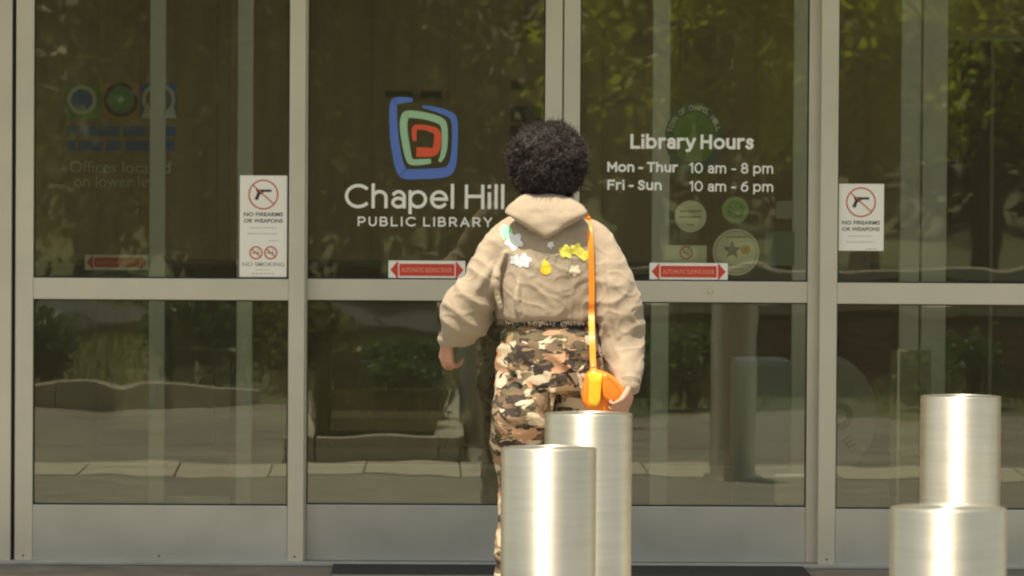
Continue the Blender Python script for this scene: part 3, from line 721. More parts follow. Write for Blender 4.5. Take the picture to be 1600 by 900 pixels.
# ================================================================== OUTDOORS: ground and what the glass mirrors
def sheet(name, x0, x1, y0, y1, z, m, nx=1, ny=1):
    bm = bmesh.new()
    box(bm, x0, x1, y0, y1, z-0.05, z); return tag(obj(name, bm, m), kind='structure')
sheet('ground', -400, 400, -700, 0.0, -0.012, m_grassg)
sheet('forecourt', -7, 9, -5.0, -0.001, 0.0, m_paver)
def slabs(xa, xb, ya, yb, s, m, parent_name, z=0.0, label=None):
    t = bpy.data.objects.new(parent_name, None); link(t); tag(t, kind='structure')
    bm = bmesh.new(); g = .004; box(bm, -s/2+g, s/2-g, -s/2+g, s/2-g, -.03, .004, .003)
    me = bpy.data.meshes.new('slab'); bm.to_mesh(me); bm.free(); me.materials.append(m)
    n = 0; x = xa
    while x < xb-.01:
        y = ya
        while y < yb-.01:
            o = bpy.data.objects.new('slab', me); o.location = (x+s/2, y+s/2, z+random.uniform(-.0012, .0012)); link(o, t); n += 1; y += s
        x += s
    return t
# pale paved walk beyond the dark forecourt, laid in slabs
walk_base = sheet('walk_base', -7, 9, -5.9, -5.001, -0.008, m_asphalt)
slabs(-6, 8, -5.9, -5.0, .45, m_concrete, 'pale_walk')
sheet('left_pavement', -7, -1.01, -11.2, -5.901, 0.0, m_walk)
sheet('right_pavement', -.10, 9, -10.6, -5.901, 0.0, m_walk)
# kerb stones round the planting bed
kt = bpy.data.objects.new('kerb', None); link(kt); tag(kt, kind='structure')
bm = bmesh.new(); box(bm, -.298, .298, -.07, .07, -.05, .125, .012); kme = bpy.data.meshes.new('kerb_stone'); bm.to_mesh(kme); bm.free(); kme.materials.append(m_concrete)
for px_, py_, rz_ in [(-.55, -5.98, 0)]+[(-.93, -6.21-.6*i, 90) for i in range(8)]+[(-.20, -6.36-.6*i, 90) for i in range(8)]+[(-1.6-.6*i, -11.3, 0) for i in range(9)]:
    o = bpy.data.objects.new('kerb_stone', kme); o.location = (px_, py_, 0); o.rotation_euler.z = R(rz_); link(o, kt)
for px_ in (-.93, -.20):
    o = bpy.data.objects.new('kerb_stone', kme); o.location = (px_, -5.98, 0); o.scale.x = .24 if px_ < -.5 else .15; link(o, kt)
# bed of soil
bm = bmesh.new(); box(bm, -.85, -.275, -11.2, -6.06, -.04, .09); tag(obj('planting_bed', bm, m_earth), kind='structure')
sheet('road', -60, 60, -30, -24, 0.0, m_asphalt)

def leaf_cloud(bm, n, fn, size, rnd):
    for _ in range(n):
        c = fn(); s = size*rnd.uniform(.6, 1.3)
        a = Vector((rnd.gauss(0, 1), rnd.gauss(0, 1), rnd.gauss(0, 1))).normalized(); b = a.orthogonal().normalized()
        b.rotate(Matrix.Rotation(rnd.uniform(0, 6.3), 3, a)); c2 = a.cross(b)
        v = [bm.verts.new(c+b*s*.5), bm.verts.new(c+c2*s*.28), bm.verts.new(c-b*s*.5), bm.verts.new(c-c2*s*.28)]
        bm.faces.new(v)
# grass blades in bed and bank: uncountable
rg = random.Random(3)
bm = bmesh.new()
def blade(x, y, z0, h):
    a = rg.uniform(0, 6.3); dx, dy = math.cos(a)*.006, math.sin(a)*.006; lx, ly = rg.gauss(0, .25)*h, rg.gauss(0, .25)*h
    v = [bm.verts.new((x-dx, y-dy, z0)), bm.verts.new((x+dx, y+dy, z0)), bm.verts.new((x+lx, y+ly, z0+h))]; bm.faces.new(v)
for _ in range(9000):
    yy_ = rg.uniform(-11.1, -6.1); lim = 1.577-.0848*(19+yy_)-.05; lim *= rg.uniform(.5, 1)
    blade(rg.uniform(-.84, -.28), yy_, .09, min(rg.uniform(.1, .42), lim-.1))
tag(obj('ornamental_grass', bm, m_straw), 'long olive grass filling the kerbed bed mirrored in the glass', 'grass', kind='stuff')
bm = bmesh.new()
for _ in range(20000):
    gx, gy = rg.uniform(-9, 9), rg.uniform(-23, -11.4); q_ = noise.noise(Vector((gx*.9, gy*.9, 0)))
    if q_ > -.12: blade(gx, gy, 0, rg.uniform(.05, .16)*(1+1.6*max(0, q_)))
tag(obj('lawn_grass', bm, m_leaf), 'long patchy lawn grass beyond the kerb mirrored in the glass', 'grass', kind='stuff')

def shrub(x, y, rx, h, label, m, n=2600, size=.05, z0=.09):
    o_ = Vector((x, y, z0)); t = empty('shrub', o_); tag(t, label, 'shrub', 'shrubs in front of the library')
    rr_ = random.Random(int(x*100+y*10)); clumps = [(rr_.uniform(-rx, rx)*.7, rr_.uniform(-rx, rx)*.7, rr_.uniform(.3, .85)*h) for _ in range(14)]
    def f():
        c = rr_.choice(clumps); return Vector((c[0]+rr_.gauss(0, rx*.22), c[1]+rr_.gauss(0, rx*.22), max(.02, min(h, c[2]+rr_.gauss(0, h*.14)))))
    bm = bmesh.new(); leaf_cloud(bm, n, f, size, rr_); obj('foliage', bm, m, t)
    bm = bmesh.new()
    for c in clumps[:7]:
        tube(bm, [(0, 0, 0), (c[0]*.5, c[1]*.5, c[2]*.5), c], [.012, .008, .004], 5)
    obj('stem', bm, m_bark, t)
def tube(bm, pts, rad, seg=8, cap=True):
    rings = []
    for i, p in enumerate(pts):
        p = Vector(p); a = Vector(pts[max(i-1, 0)]); b = Vector(pts[min(i+1, len(pts)-1)]); d = (b-a).normalized()
        u = d.orthogonal().normalized() if i == 0 else (lastu-d*lastu.dot(d)).normalized(); lastu = u; v = d.cross(u)
        rings.append([bm.verts.new(p+(u*math.cos(2*math.pi*k/seg)+v*math.sin(2*math.pi*k/seg))*rad[i]) for k in range(seg)])
    for i in range(len(rings)-1):
        for k in range(seg): bm.faces.new((rings[i][k], rings[i][(k+1) % seg], rings[i+1][(k+1) % seg], rings[i+1][k]))
    if cap: bm.faces.new(rings[0][::-1]); bm.faces.new(rings[-1])
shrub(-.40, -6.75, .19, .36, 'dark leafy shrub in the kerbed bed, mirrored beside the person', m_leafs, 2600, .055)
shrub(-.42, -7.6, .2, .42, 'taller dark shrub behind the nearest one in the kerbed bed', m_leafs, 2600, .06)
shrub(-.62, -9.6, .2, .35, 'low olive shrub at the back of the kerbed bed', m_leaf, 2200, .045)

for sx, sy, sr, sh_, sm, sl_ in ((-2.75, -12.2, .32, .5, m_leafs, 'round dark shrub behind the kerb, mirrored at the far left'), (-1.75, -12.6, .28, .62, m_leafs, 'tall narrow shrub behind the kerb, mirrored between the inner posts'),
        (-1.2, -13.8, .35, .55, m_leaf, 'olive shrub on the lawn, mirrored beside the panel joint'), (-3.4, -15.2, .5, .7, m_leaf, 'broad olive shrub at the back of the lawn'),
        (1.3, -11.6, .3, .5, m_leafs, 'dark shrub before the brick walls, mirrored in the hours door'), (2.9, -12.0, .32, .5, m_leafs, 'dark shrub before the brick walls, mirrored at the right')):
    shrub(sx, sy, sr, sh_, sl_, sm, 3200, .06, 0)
# retaining walls of brick with pale coping to the right, behind the camera
def retaining_wall(label, x0, x1, y, h):
    o_ = Vector(((x0+x1)/2, y, 0)); t = empty('retaining_wall', o_); tag(t, label, 'wall', 'low brick walls across the court')
    bxo('core', x0+.01, x1-.01, y-.11, y+.10, 0, h-.002, m_earth, t, o_, 0)
    bm = bmesh.new(); box(bm, -.105, .105, -.01, .012, -.032, .032, .003); me = bpy.data.meshes.new('brick'); bm.to_mesh(me); bm.free(); me.materials.append(m_brick)
    rows = int(h/.075); n = 0
    for r_ in range(rows):
        x = x0+.11+(.11 if r_ % 2 else 0)
        while x < x1-.1 and n < 290:
            b = bpy.data.objects.new('brick', me); b.location = Vector((x, y+.105, .04+.075*r_))-o_; link(b, t); x += .22; n += 1
    x = x0
    while x < x1-.3:
        bxo('coping_stone', x, x+.595, y-.16, y+.16, h, h+.07, m_concrete, t, o_, .008); x += .6
retaining_wall('nearer low brick wall with pale coping, mirrored in the hours door', .35, 4.9, -13.5, .50)
retaining_wall('farther low brick wall with pale coping, mirrored in the hours door', .35, 7.3, -17.2, .62)

# trees behind the camera, seen in the glass
def tree(x, y, h, cr, label, m, n=12000, size=.17, base=.25, seed=1):
    rr_ = random.Random(seed); o_ = Vector((x, y, -.02)); t = empty('tree', o_); tag(t, label, 'tree', 'trees across the court')
    bm = bmesh.new(); tr = .02*h+.04
    tube(bm, [(0, 0, 0), (.05, .03, h*.3), (-.08, .05, h*.6), (0, 0, h*.85)], [tr*1.25, tr, tr*.6, tr*.2], 10)
    clumps = []
    for k in range(26):
        a = rr_.uniform(0, 6.3); zz_ = rr_.uniform(base, .97)*h; q = math.sin(math.pi*min(1, (zz_/h-base+.12)/(1.12-base)))*.9+.1
        r_ = cr*q*rr_.uniform(.45, 1); p = Vector((math.cos(a)*r_, math.sin(a)*r_, zz_)); clumps.append(p)
        if k < 14: tube(bm, [(0, 0, max(.15*h, zz_*.7)), tuple(p*.5+Vector((0, 0, zz_*.42))), tuple(p)], [tr*.4, tr*.25, .02], 5)
    obj('trunk', bm, m_bark, t)
    def f():
        c = rr_.choice(clumps); s = cr*.24; return c+Vector((rr_.gauss(0, s), rr_.gauss(0, s), rr_.gauss(0, s*.75)))
    bm = bmesh.new(); leaf_cloud(bm, n, f, size, rr_); obj('crown', bm, m, t)
def mx_(px, D): return -19*math.sin(YAW)+math.tan(YAW)*D+(px-800)/FPX*D
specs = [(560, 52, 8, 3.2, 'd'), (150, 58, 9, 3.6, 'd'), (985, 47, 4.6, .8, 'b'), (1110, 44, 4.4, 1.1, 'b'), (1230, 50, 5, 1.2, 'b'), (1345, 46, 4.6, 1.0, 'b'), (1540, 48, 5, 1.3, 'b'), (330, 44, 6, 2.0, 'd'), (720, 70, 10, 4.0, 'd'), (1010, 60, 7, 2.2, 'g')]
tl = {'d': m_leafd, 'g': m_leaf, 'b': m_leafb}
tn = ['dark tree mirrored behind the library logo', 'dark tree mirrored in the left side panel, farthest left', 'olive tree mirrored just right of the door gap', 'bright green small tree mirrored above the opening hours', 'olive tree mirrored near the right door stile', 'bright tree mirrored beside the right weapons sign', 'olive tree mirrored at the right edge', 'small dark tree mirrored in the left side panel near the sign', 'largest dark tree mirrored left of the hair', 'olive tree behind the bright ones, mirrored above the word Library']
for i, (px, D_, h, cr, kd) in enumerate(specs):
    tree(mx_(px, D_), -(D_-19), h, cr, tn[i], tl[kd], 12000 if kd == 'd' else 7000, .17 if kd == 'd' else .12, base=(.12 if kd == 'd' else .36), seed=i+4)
# far wood that closes the view
rw = random.Random(11); bm = bmesh.new()
def fwood():
    x = rw.uniform(-60, 75); return Vector((x, -75+rw.gauss(0, 2.5)+2*math.sin(x*.3), rw.random()**.8*(11+2*math.sin(x*.5)+1.5*math.sin(x*1.3))))
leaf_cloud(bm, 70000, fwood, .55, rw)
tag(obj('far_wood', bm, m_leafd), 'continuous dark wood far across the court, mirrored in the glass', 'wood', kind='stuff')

# ================================================================== BOLLARDS
def bollard_mesh():
    bm = bmesh.new(); seg = 96; r = .11; prof = [(r, 0), (r, .8735), (r-.0003, .8744), (r-.0012, .8748)]
    rings = [[bm.verts.new((q*math.cos(2*math.pi*k/seg), q*math.sin(2*math.pi*k/seg), z)) for k in range(seg)] for q, z in prof]
    for i in range(len(rings)-1):
        for k in range(seg): bm.faces.new((rings[i][k], rings[i][(k+1) % seg], rings[i+1][(k+1) % seg], rings[i+1][k]))
    me = bpy.data.meshes.new('bollard_tube'); bm.to_mesh(me); bm.free(); me.materials.append(m_steel)
    bm = bmesh.new(); prof = [(r-.0012, .8748), (r-.0012, .8752)]
    rings = [[bm.verts.new((q*math.cos(2*math.pi*k/seg), q*math.sin(2*math.pi*k/seg), z)) for k in range(seg)] for q, z in prof]
    for k in range(seg): bm.faces.new((rings[0][k], rings[0][(k+1) % seg], rings[1][(k+1) % seg], rings[1][k]))
    bm.faces.new(rings[-1])
    mc = bpy.data.meshes.new('bollard_cap'); bm.to_mesh(mc); bm.free(); mc.materials.append(m_steel)
    bm = bmesh.new(); bmesh.ops.create_cone(bm, cap_ends=True, segments=64, radius1=.145, radius2=.14, depth=.012); bmesh.ops.translate(bm, verts=bm.verts, vec=(0, 0, .007))
    mb = bpy.data.meshes.new('bollard_flange'); bm.to_mesh(mb); bm.free(); mb.materials.append(m_steel)
    for q in (me,):
        for p in q.polygons: p.use_smooth = True
    return me, mc, mb
bt, bc, bf = bollard_mesh()
for (a, b, top, label) in ((783, 932, 701, 'steel bollard nearest the walking person, in front of the taller-looking one'), (851.5, 988, 647, 'steel bollard just under the orange handbag'),
                    (1438.5, 1564, 620, 'steel bollard at right whose foot is hidden by a nearer bollard'), (1391, 1573, 795, 'wide-looking nearest steel bollard low at the right')):
    s = (b-a)/.22; d = FPX/s; c = (a+b)/2
    p = cam_loc+(fw*FPX+rt*(c-800)+up*(450-top))*(d/FPX)
    zt_ = p.z+0.002
    t = empty('bollard', (p.x, p.y, 0)); tag(t, label, 'bollard', 'steel bollards in front of the entrance')
    sc = zt_/.8752
    for nm, me in (('tube', bt), ('cap', bc), ('flange', bf)):
        o = bpy.data.objects.new(nm, me); link(o, t)
        if nm != 'flange': o.scale.z = sc
        o.rotation_euler.z = random.uniform(0, 6)

# ================================================================== PERSON
DP = 17.0
pc = cam_loc+(fw*FPX+rt*(865-800)+up*0)*(DP/FPX)
PO = Vector((pc.x, pc.y, 0)); PS = 470.0
def lx(px): return (px-865)/PS
def lz(py): return CAMH+(223.2-py)/PS + (0)
PERSON = empty('person', PO, -YAW*0)
tag(PERSON, 'person with rounded dark afro, tan cropped hoodie and camouflage trousers, walking to the doors', 'person')

def ring_loft(bm, secs, seg=28, n=6, ex=1.0):
    """secs: (x,y,z, rx, ry[, tilt]) horizontal elliptical sections, spline through them"""
    q = catmull([tuple(s) for s in secs], n); rings = []
    for (x, y, z, rx, ry) in q:
        rings.append([bm.verts.new((x+rx*sg(math.cos(2*math.pi*k/seg), ex), y+ry*sg(math.sin(2*math.pi*k/seg), ex), z)) for k in range(seg)])
    for i in range(len(rings)-1):
        for k in range(seg): bm.faces.new((rings[i][k], rings[i][(k+1) % seg], rings[i+1][(k+1) % seg], rings[i+1][k]))
    bm.faces.new(rings[0][::-1]); bm.faces.new(rings[-1])
def sg(v, e): return math.copysign(abs(v)**e, v)
def limb(bm, pts, seg=16, n=5):
    """pts (x,y,z,r)"""
    q = catmull(pts, n); tube(bm, [p[:3] for p in q], [p[3] for p in q], seg)
    for p in (q[0], q[-1]): ball(bm, p[:3], (p[3],)*3)
def ball(bm, c, r, sub=3, rot=None):
    g = bmesh.ops.create_icosphere(bm, subdivisions=sub, radius=1)
    for v in g['verts']:
        p = Vector((v.co.x*r[0], v.co.y*r[1], v.co.z*r[2]))
        if rot: p = rot @ p
        v.co = p+Vector(c)
def remesh(bm, vox, smooth=6, name='m'):
    me = bpy.data.meshes.new(name); bmesh.ops.recalc_face_normals(bm, faces=bm.faces); bm.to_mesh(me); bm.free()
    o = bpy.data.objects.new('tmp', me); C.objects.link(o)
    m = o.modifiers.new('r', 'REMESH'); m.mode = 'VOXEL'; m.voxel_size = vox; m.adaptivity = 0
    if smooth: s = o.modifiers.new('s', 'SMOOTH'); s.iterations = smooth; s.factor = .5
    dg = bpy.context.evaluated_depsgraph_get(); out = bpy.data.meshes.new_from_object(o.evaluated_get(dg))
    bpy.data.objects.remove(o); bpy.data.meshes.remove(me)
    return out
def finish(name, me, m, parent, disp=None):
    if disp:
        me.update(); ns = [v.normal.copy() for v in me.vertices]
        for v, nn in zip(me.vertices, ns): v.co += nn*disp(v.co)
    for p in me.polygons: p.use_smooth = True
    me.materials.clear(); me.materials.append(m)
    return link(bpy.data.objects.new(name, me), parent)

# --- body: skull, neck, trunk, limbs, hands, one surface
bm = bmesh.new()
hx, hy, hz = lx(856), .02, lz(262)
ball(bm, (hx, hy, hz+.01), (.074, .092, .098))
ball(bm, (hx, hy+.035, hz-.055), (.052, .058, .05))           # jaw
ball(bm, (hx, hy+.095, hz-.015), (.012, .022, .022), 2)        # nose
ball(bm, (hx, hy+.112, hz-.026), (.015, .012, .010), 2)
ball(bm, (hx, hy+.088, hz-.058), (.024, .012, .008), 2)        # lips
ball(bm, (hx, hy+.086, hz-.068), (.020, .012, .008), 2)
ball(bm, (hx, hy+.078, hz+.022), (.050, .016, .010), 2)        # brow
for s in (-1, 1):
    ball(bm, (hx+s*.076, hy+.0, hz-.012), (.008, .018, .03), 2)
    ball(bm, (hx+s*.034, hy+.07, hz-.018), (.02, .018, .016), 2)
limb(bm, [(hx, hy-.01, hz-.03, .055), (-.01, 0, lz(325), .052), (-.008, 0, lz(345), .07)])
ring_loft(bm, [(-.008, 0, lz(335), .05, .045), (-.008, 0, lz(358), .105, .06), (-.01, 0, lz(400), .145, .10), (-.01, .0, lz(455), .125, .09), (-.01, 0, lz(500), .12, .09), (-.01, 0, lz(560), .140, .10), (-.01, 0, lz(595), .13, .09)])
WL = (lx(701), .05, lz(531)); WR = (lx(981), -.185, lz(602))
EL = (lx(742), -.03, lz(440)); ER = (lx(966), -.05, lz(490))
limb(bm, [(lx(798), 0, lz(376), .036), ((lx(790)+EL[0])/2, -.015, (lz(362)+EL[2])/2, .046), (*EL, .036), ((EL[0]+WL[0])/2, .01, (EL[2]+WL[2])/2, .036), (*WL, .024)])
limb(bm, [(lx(914), 0, lz(376), .036), ((lx(928)+ER[0])/2, -.03, (lz(358)+ER[2])/2, .046), (*ER, .038), ((ER[0]+WR[0])/2, -.04, (ER[2]+WR[2])/2, .036), (*WR, .024)])
# legs (walking: left leg carries, right leg trails slightly)
for s, fy in ((-1, .06), (1, -.14)):
    hip = (s*.085-.01, 0, lz(600)); kn = (s*.085-.008, .05+fy*.5, lz(770)); an = (s*.088-.008, fy, .09)
    limb(bm, [(*hip, .068), ((hip[0]+kn[0])/2, (hip[1]+kn[1])/2+.02, (hip[2]+kn[2])/2, .052), (*kn, .048), ((kn[0]+an[0])/2, (kn[1]+an[1])/2-.02, (kn[2]+an[2])/2+.03, .05), (*an, .034)])
    limb(bm, [(an[0], an[1]-.03, .045, .03), (an[0], an[1]+.06, .035, .032), (an[0]+s*.01, an[1]+.14, .028, .026)])
# hands
def hand(bm, wr, dirv, palm_n, side, curl, scale=1.0):
    """dirv: wrist->knuckles, palm_n: out of the palm, side: thumb side vector"""
    d = Vector(dirv).normalized(); pn = Vector(palm_n).normalized(); sd = d.cross(pn).normalized()*side
    w_ = Vector(wr); L_ = .085*scale
    for k in range(4):
        off = sd*(.034-.0228*k)*scale; kn = w_+d*L_*(1-.04*abs(k-1))+off
        limb(bm, [(*(w_+off*.45), .013*scale), (*((w_+kn)/2+off*.1), .0145*scale), (*kn, .0115*scale)], 10, 3)
        ln = [.046, .050, .047, .037][k]*scale; a = curl[k]; p = kn; th = 0
        prev = (*kn, .0096*scale); pts = [prev]
        for j, (fr, rr_) in enumerate(((.95, .0086), (.60, .0080), (.45, .0070))):
            th += a*(.85 if j == 0 else 1.0); p = p+(d*math.cos(th)+pn*math.sin(th))*ln*fr*(.95); pts.append((*p, rr_*scale))
        limb(bm, pts, 10, 3)
    b = w_+d*.018*scale+sd*.022*scale
    t1 = b+(sd*.8+d*.7+pn*.35).normalized()*.038*scale; t2 = t1+(d*.9+sd*.1+pn*.6).normalized()*.032*scale; t3 = t2+(d*.7-sd*.2+pn*.8).normalized()*.024*scale
    limb(bm, [(*b, .015*scale), (*t1, .0115*scale), (*t2, .010*scale), (*t3, .0085*scale)], 10, 3)
hand(bm, (WL[0]-.002, WL[1]+.005, WL[2]-.005), (-.05, .28, -.9), (.75, .45, .2), -1, (.45, .75, .85, .9), .86)
hand(bm, (WR[0], WR[1]-.02, WR[2]-.008), (-.34, -.55, -.75), (-.80, .55, .1), 1, (.75, .85, .95, 1.0), .78)
me = remesh(bm, .0038, 4); finish('body', me, m_skin, PERSON)
for s in (-1, 1):
    bm = bmesh.new(); ball(bm, (hx+s*.034, hy+.079, hz-.006), (.0115,)*3, 2); obj('eye', bm, m_eye, PERSON, True)
    bm = bmesh.new(); ball(bm, (hx+s*.034, hy+.0885, hz-.006), (.005, .003, .005), 2); obj('iris', bm, m_black, PERSON, True)

# --- hair: a rounded mass with thousands of short tight curls
HC = Vector((lx(854.5), -.012, lz(253)))
def hair_r(d):
    """radius of the afro in a direction"""
    n1 = noise.noise(d*1.8+Vector((3.7, 1, 2)))*.010+noise.noise(d*5+Vector((1, 2, 3)))*.010+noise.noise(d*10)*.008
    r = Vector((d.x*.132, d.y*.130, d.z*.134)).length+n1
    if d.z < -.35: r *= 1+.02*min(1, (-.35-d.z)/.6)
    if d.y > .35: r *= 1-.38*min(1, (d.y-.35)/.5)*(1 if d.z < .55 else .4)
    return r
bm = bmesh.new(); g = bmesh.ops.create_icosphere(bm, subdivisions=6, radius=1)
for v in g['verts']:
    d = v.co.normalized(); v.co = HC+d*(hair_r(d)-.006+noise.noise(d*16)*.006+noise.noise(d*34)*.004)
hair = obj('hair', bm, m_hair, PERSON, True)
bm = bmesh.new(); rh = random.Random(5)
for _ in range(14000):
    z_ = rh.uniform(-.97, 1); a = rh.uniform(0, 6.2832); q = math.sqrt(1-z_*z_); d = Vector((q*math.cos(a), q*math.sin(a), z_))
    if d.y > .62 and d.z < .35: continue
    p = HC+d*(hair_r(d)-.010); u = d.orthogonal().normalized(); u.rotate(Matrix.Rotation(rh.uniform(0, 6.3), 3, d)); v_ = d.cross(u)
    pr = rh.uniform(.0018, .0035); ln = rh.uniform(.007, .015)*(1.9 if rh.random() < .12 else 1); ph = rh.uniform(0, 6.3); tr = rh.uniform(5, 9); lean = Vector((rh.gauss(0, .3), rh.gauss(0, .3), rh.gauss(0, .3)))
    pts = [tuple(p+(d+lean*.5)*(ln*k/5)+(u*math.cos(ph+tr*k/5)+v_*math.sin(ph+tr*k/5))*pr) for k in range(6)]
    tube(bm, pts, [.0006]*5+[.0004], 3, False)
obj('curls', bm, m_hair, hair)['kind'] = 'stuff'

# --- hoodie
bm = bmesh.new()
ring_loft(bm, [(-.012, -.002, lz(502), .168, .118), (-.013, -.004, lz(494), .176, .126), (-.014, -.006, lz(470), .180, .130), (-.012, -.006, lz(430), .183, .130), (-.008, -.006, lz(390), .180, .125), (-.005, -.006, lz(362), .165, .112), (-.004, -.004, lz(345), .130, .095), (-.006, 0, lz(330), .085, .075), (-.008, .0, lz(318), .066, .066)], 36)
limb(bm, [(lx(806), -.002, lz(366), .060), (lx(786), -.010, lz(386), .064), (lx(765), -.022, lz(416), .064), (lx(750), -.03, lz(448), .068), (lx(733), -.018, lz(478), .082), (lx(727), .0, lz(500), .084), (lx(718), .02, lz(514), .072), (lx(708), .038, lz(524), .052), (lx(703), .045, lz(530), .038)], 24)
limb(bm, [(lx(908), -.002, lz(362), .056), (lx(924), -.012, lz(374), .060), (lx(939), -.03, lz(402), .064), (lx(956), -.045, lz(440), .074), (lx(966), -.052, lz(485), .078), (lx(971), -.05, lz(525), .076), (lx(975), -.085, lz(555), .066), (lx(978), -.135, lz(580), .050), (lx(981), -.178, lz(596), .036)], 24)
# sculpted folds (ridges that the remesh melts in)
def ridge(pts): limb(bm, pts, 8, 4)
ridge([(lx(772), -.075, lz(408), .010), (lx(752), -.095, lz(440), .013), (lx(742), -.092, lz(462), .008)])
ridge([(lx(788), -.088, lz(395), .008), (lx(774), -.090, lz(440), .011), (lx(782), -.092, lz(480), .008)])
ridge([(lx(700), -.045, lz(500), .010), (lx(726), -.075, lz(486), .014), (lx(758), -.06, lz(470), .010)])
ridge([(lx(706), -.02, lz(522), .008), (lx(730), -.055, lz(514), .012), (lx(757), -.045, lz(500), .008)])
ridge([(lx(944), -.085, lz(395), .008), (lx(952), -.112, lz(440), .013), (lx(960), -.125, lz(500), .012), (lx(968), -.115, lz(548), .008)])
ridge([(lx(975), -.085, lz(430), .008), (lx(984), -.105, lz(480), .013), (lx(990), -.10, lz(535), .010)])
ridge([(lx(930), -.085, lz(418), .008), (lx(944), -.10, lz(470), .012), (lx(952), -.11, lz(520), .008)])
ridge([(lx(945), -.09, lz(552), .008), (lx(966), -.105, lz(560), .012), (lx(990), -.09, lz(562), .008)])
ridge([(lx(812), -.110, lz(430), .006), (lx(806), -.122, lz(465), .010), (lx(815), -.116, lz(496), .006)])
ridge([(lx(884), -.112, lz(430), .005), (lx(892), -.122, lz(465), .008), (lx(890), -.116, lz(496), .006)])
ridge([(lx(836), -.125, lz(470), .005), (lx(862), -.129, lz(460), .007), (lx(890), -.122, lz(440), .005)])
def hd(p):
    side = min(1, max(0, (abs(p.x+.01)-.15)/.06))
    w1 = noise.noise(Vector((p.x*13, p.y*13, p.z*5)))*.007
    w2 = (1-abs(noise.noise(Vector((p.x*8+4+p.z*5, p.y*8, p.z*15-abs(p.x)*9)))*2.4))*(.0035+.004*side)
    w2 += max(0, .5-abs(noise.noise(Vector((p.x*11-p.z*7, p.y*9+3, p.z*17+p.x*8)))*3))*.0045
    low = 1.0
    return w1+w2*low-.002+noise.noise(p*45)*.0009
me = remesh(bm, .005, 7); HOOD = finish('hoodie', me, m_hoodie, PERSON, hd)
for p_, r_, nm in (((lx(702), .047, lz(533)), .034, 'cuff'), ((lx(981), -.186, lz(599)), .033, 'cuff')):
    bm = bmesh.new(); q = Vector(p_)
    d = Vector((-.12, .22, -1)).normalized() if p_[0] < 0 else Vector((0, -.45, -1)).normalized()
    u = d.orthogonal().normalized(); v_ = d.cross(u); seg = 48; rings = []
    for j in range(7):
        t_ = j/6; rr_ = r_*(1.05-.18*t_)
        rings.append([bm.verts.new(q+d*(-.022+.036*t_)+(u*math.cos(2*math.pi*k/seg)+v_*math.sin(2*math.pi*k/seg))*(rr_+(.0016 if k % 2 else -.0006))) for k in range(seg)])
    for j in range(6):
        for k in range(seg): bm.faces.new((rings[j][k], rings[j][(k+1) % seg], rings[j+1][(k+1) % seg], rings[j+1][k]))
    obj(nm, bm, m_rib, HOOD, True)
# frayed raw hem: short loose threads
bm = bmesh.new(); rf = random.Random(8)
for _ in range(420):
    a = rf.uniform(0, 6.2832); x0_, y0_ = -.013+.172*math.cos(a), -.003+.121*math.sin(a); l_ = rf.uniform(.004, .016)
    tube(bm, [(x0_, y0_, lz(500)), (x0_+rf.gauss(0, .002), y0_+rf.gauss(0, .002), lz(502)-l_*.5), (x0_+rf.gauss(0, .004), y0_+rf.gauss(0, .004), lz(502)-l_)], [.0009, .0008, .0005], 3, False)
obj('frayed_hem', bm, m_rib, HOOD)['kind'] = 'stuff'
# hood: collar roll and V shaped pouch lying on the back
bm = bmesh.new()
cp = []
for k in range(25):
    a = 2*math.pi*k/24; sy = math.sin(a); cp.append((-.012+.088*math.cos(a), .0+.083*sy, lz(322)+.012*(-sy)-.012*abs(math.cos(a)), .026))
limb(bm, cp[:-1]+[cp[0]], 14, 2)
secs = []
V = [(304, .058, .030, -.062), (309, .088, .040, -.070), (316, .112, .044, -.080), (324, .130, .046, -.090), (332, .137, .046, -.098), (338, .126, .046, -.105), (345, .102, .044, -.112), (353, .074, .040, -.120), (361, .046, .035, -.127), (368, .020, .028, -.132), (373, .005, .018, -.134)]
ring_loft(bm, [(lx(851), yc, lz(py), rx, ry) for py, rx, ry, yc in V][::-1], 40, 5, .72)
limb(bm, [(lx(806), -.118, lz(322), .006), (lx(828), -.132, lz(338), .010), (lx(846), -.150, lz(352), .008)], 8, 4)
limb(bm, [(lx(826), -.118, lz(316), .006), (lx(842), -.135, lz(330), .009), (lx(862), -.142, lz(342), .006)], 8, 4)
limb(bm, [(lx(898), -.118, lz(322), .006), (lx(878), -.134, lz(338), .009), (lx(858), -.150, lz(354), .008)], 8, 4)
def ghd(p): return noise.noise(Vector((p.x*20, p.y*12, p.z*26)))*.006+noise.noise(p*45)*.001
me = remesh(bm, .004, 2); finish('hood', me, m_hoodie, HOOD, ghd)

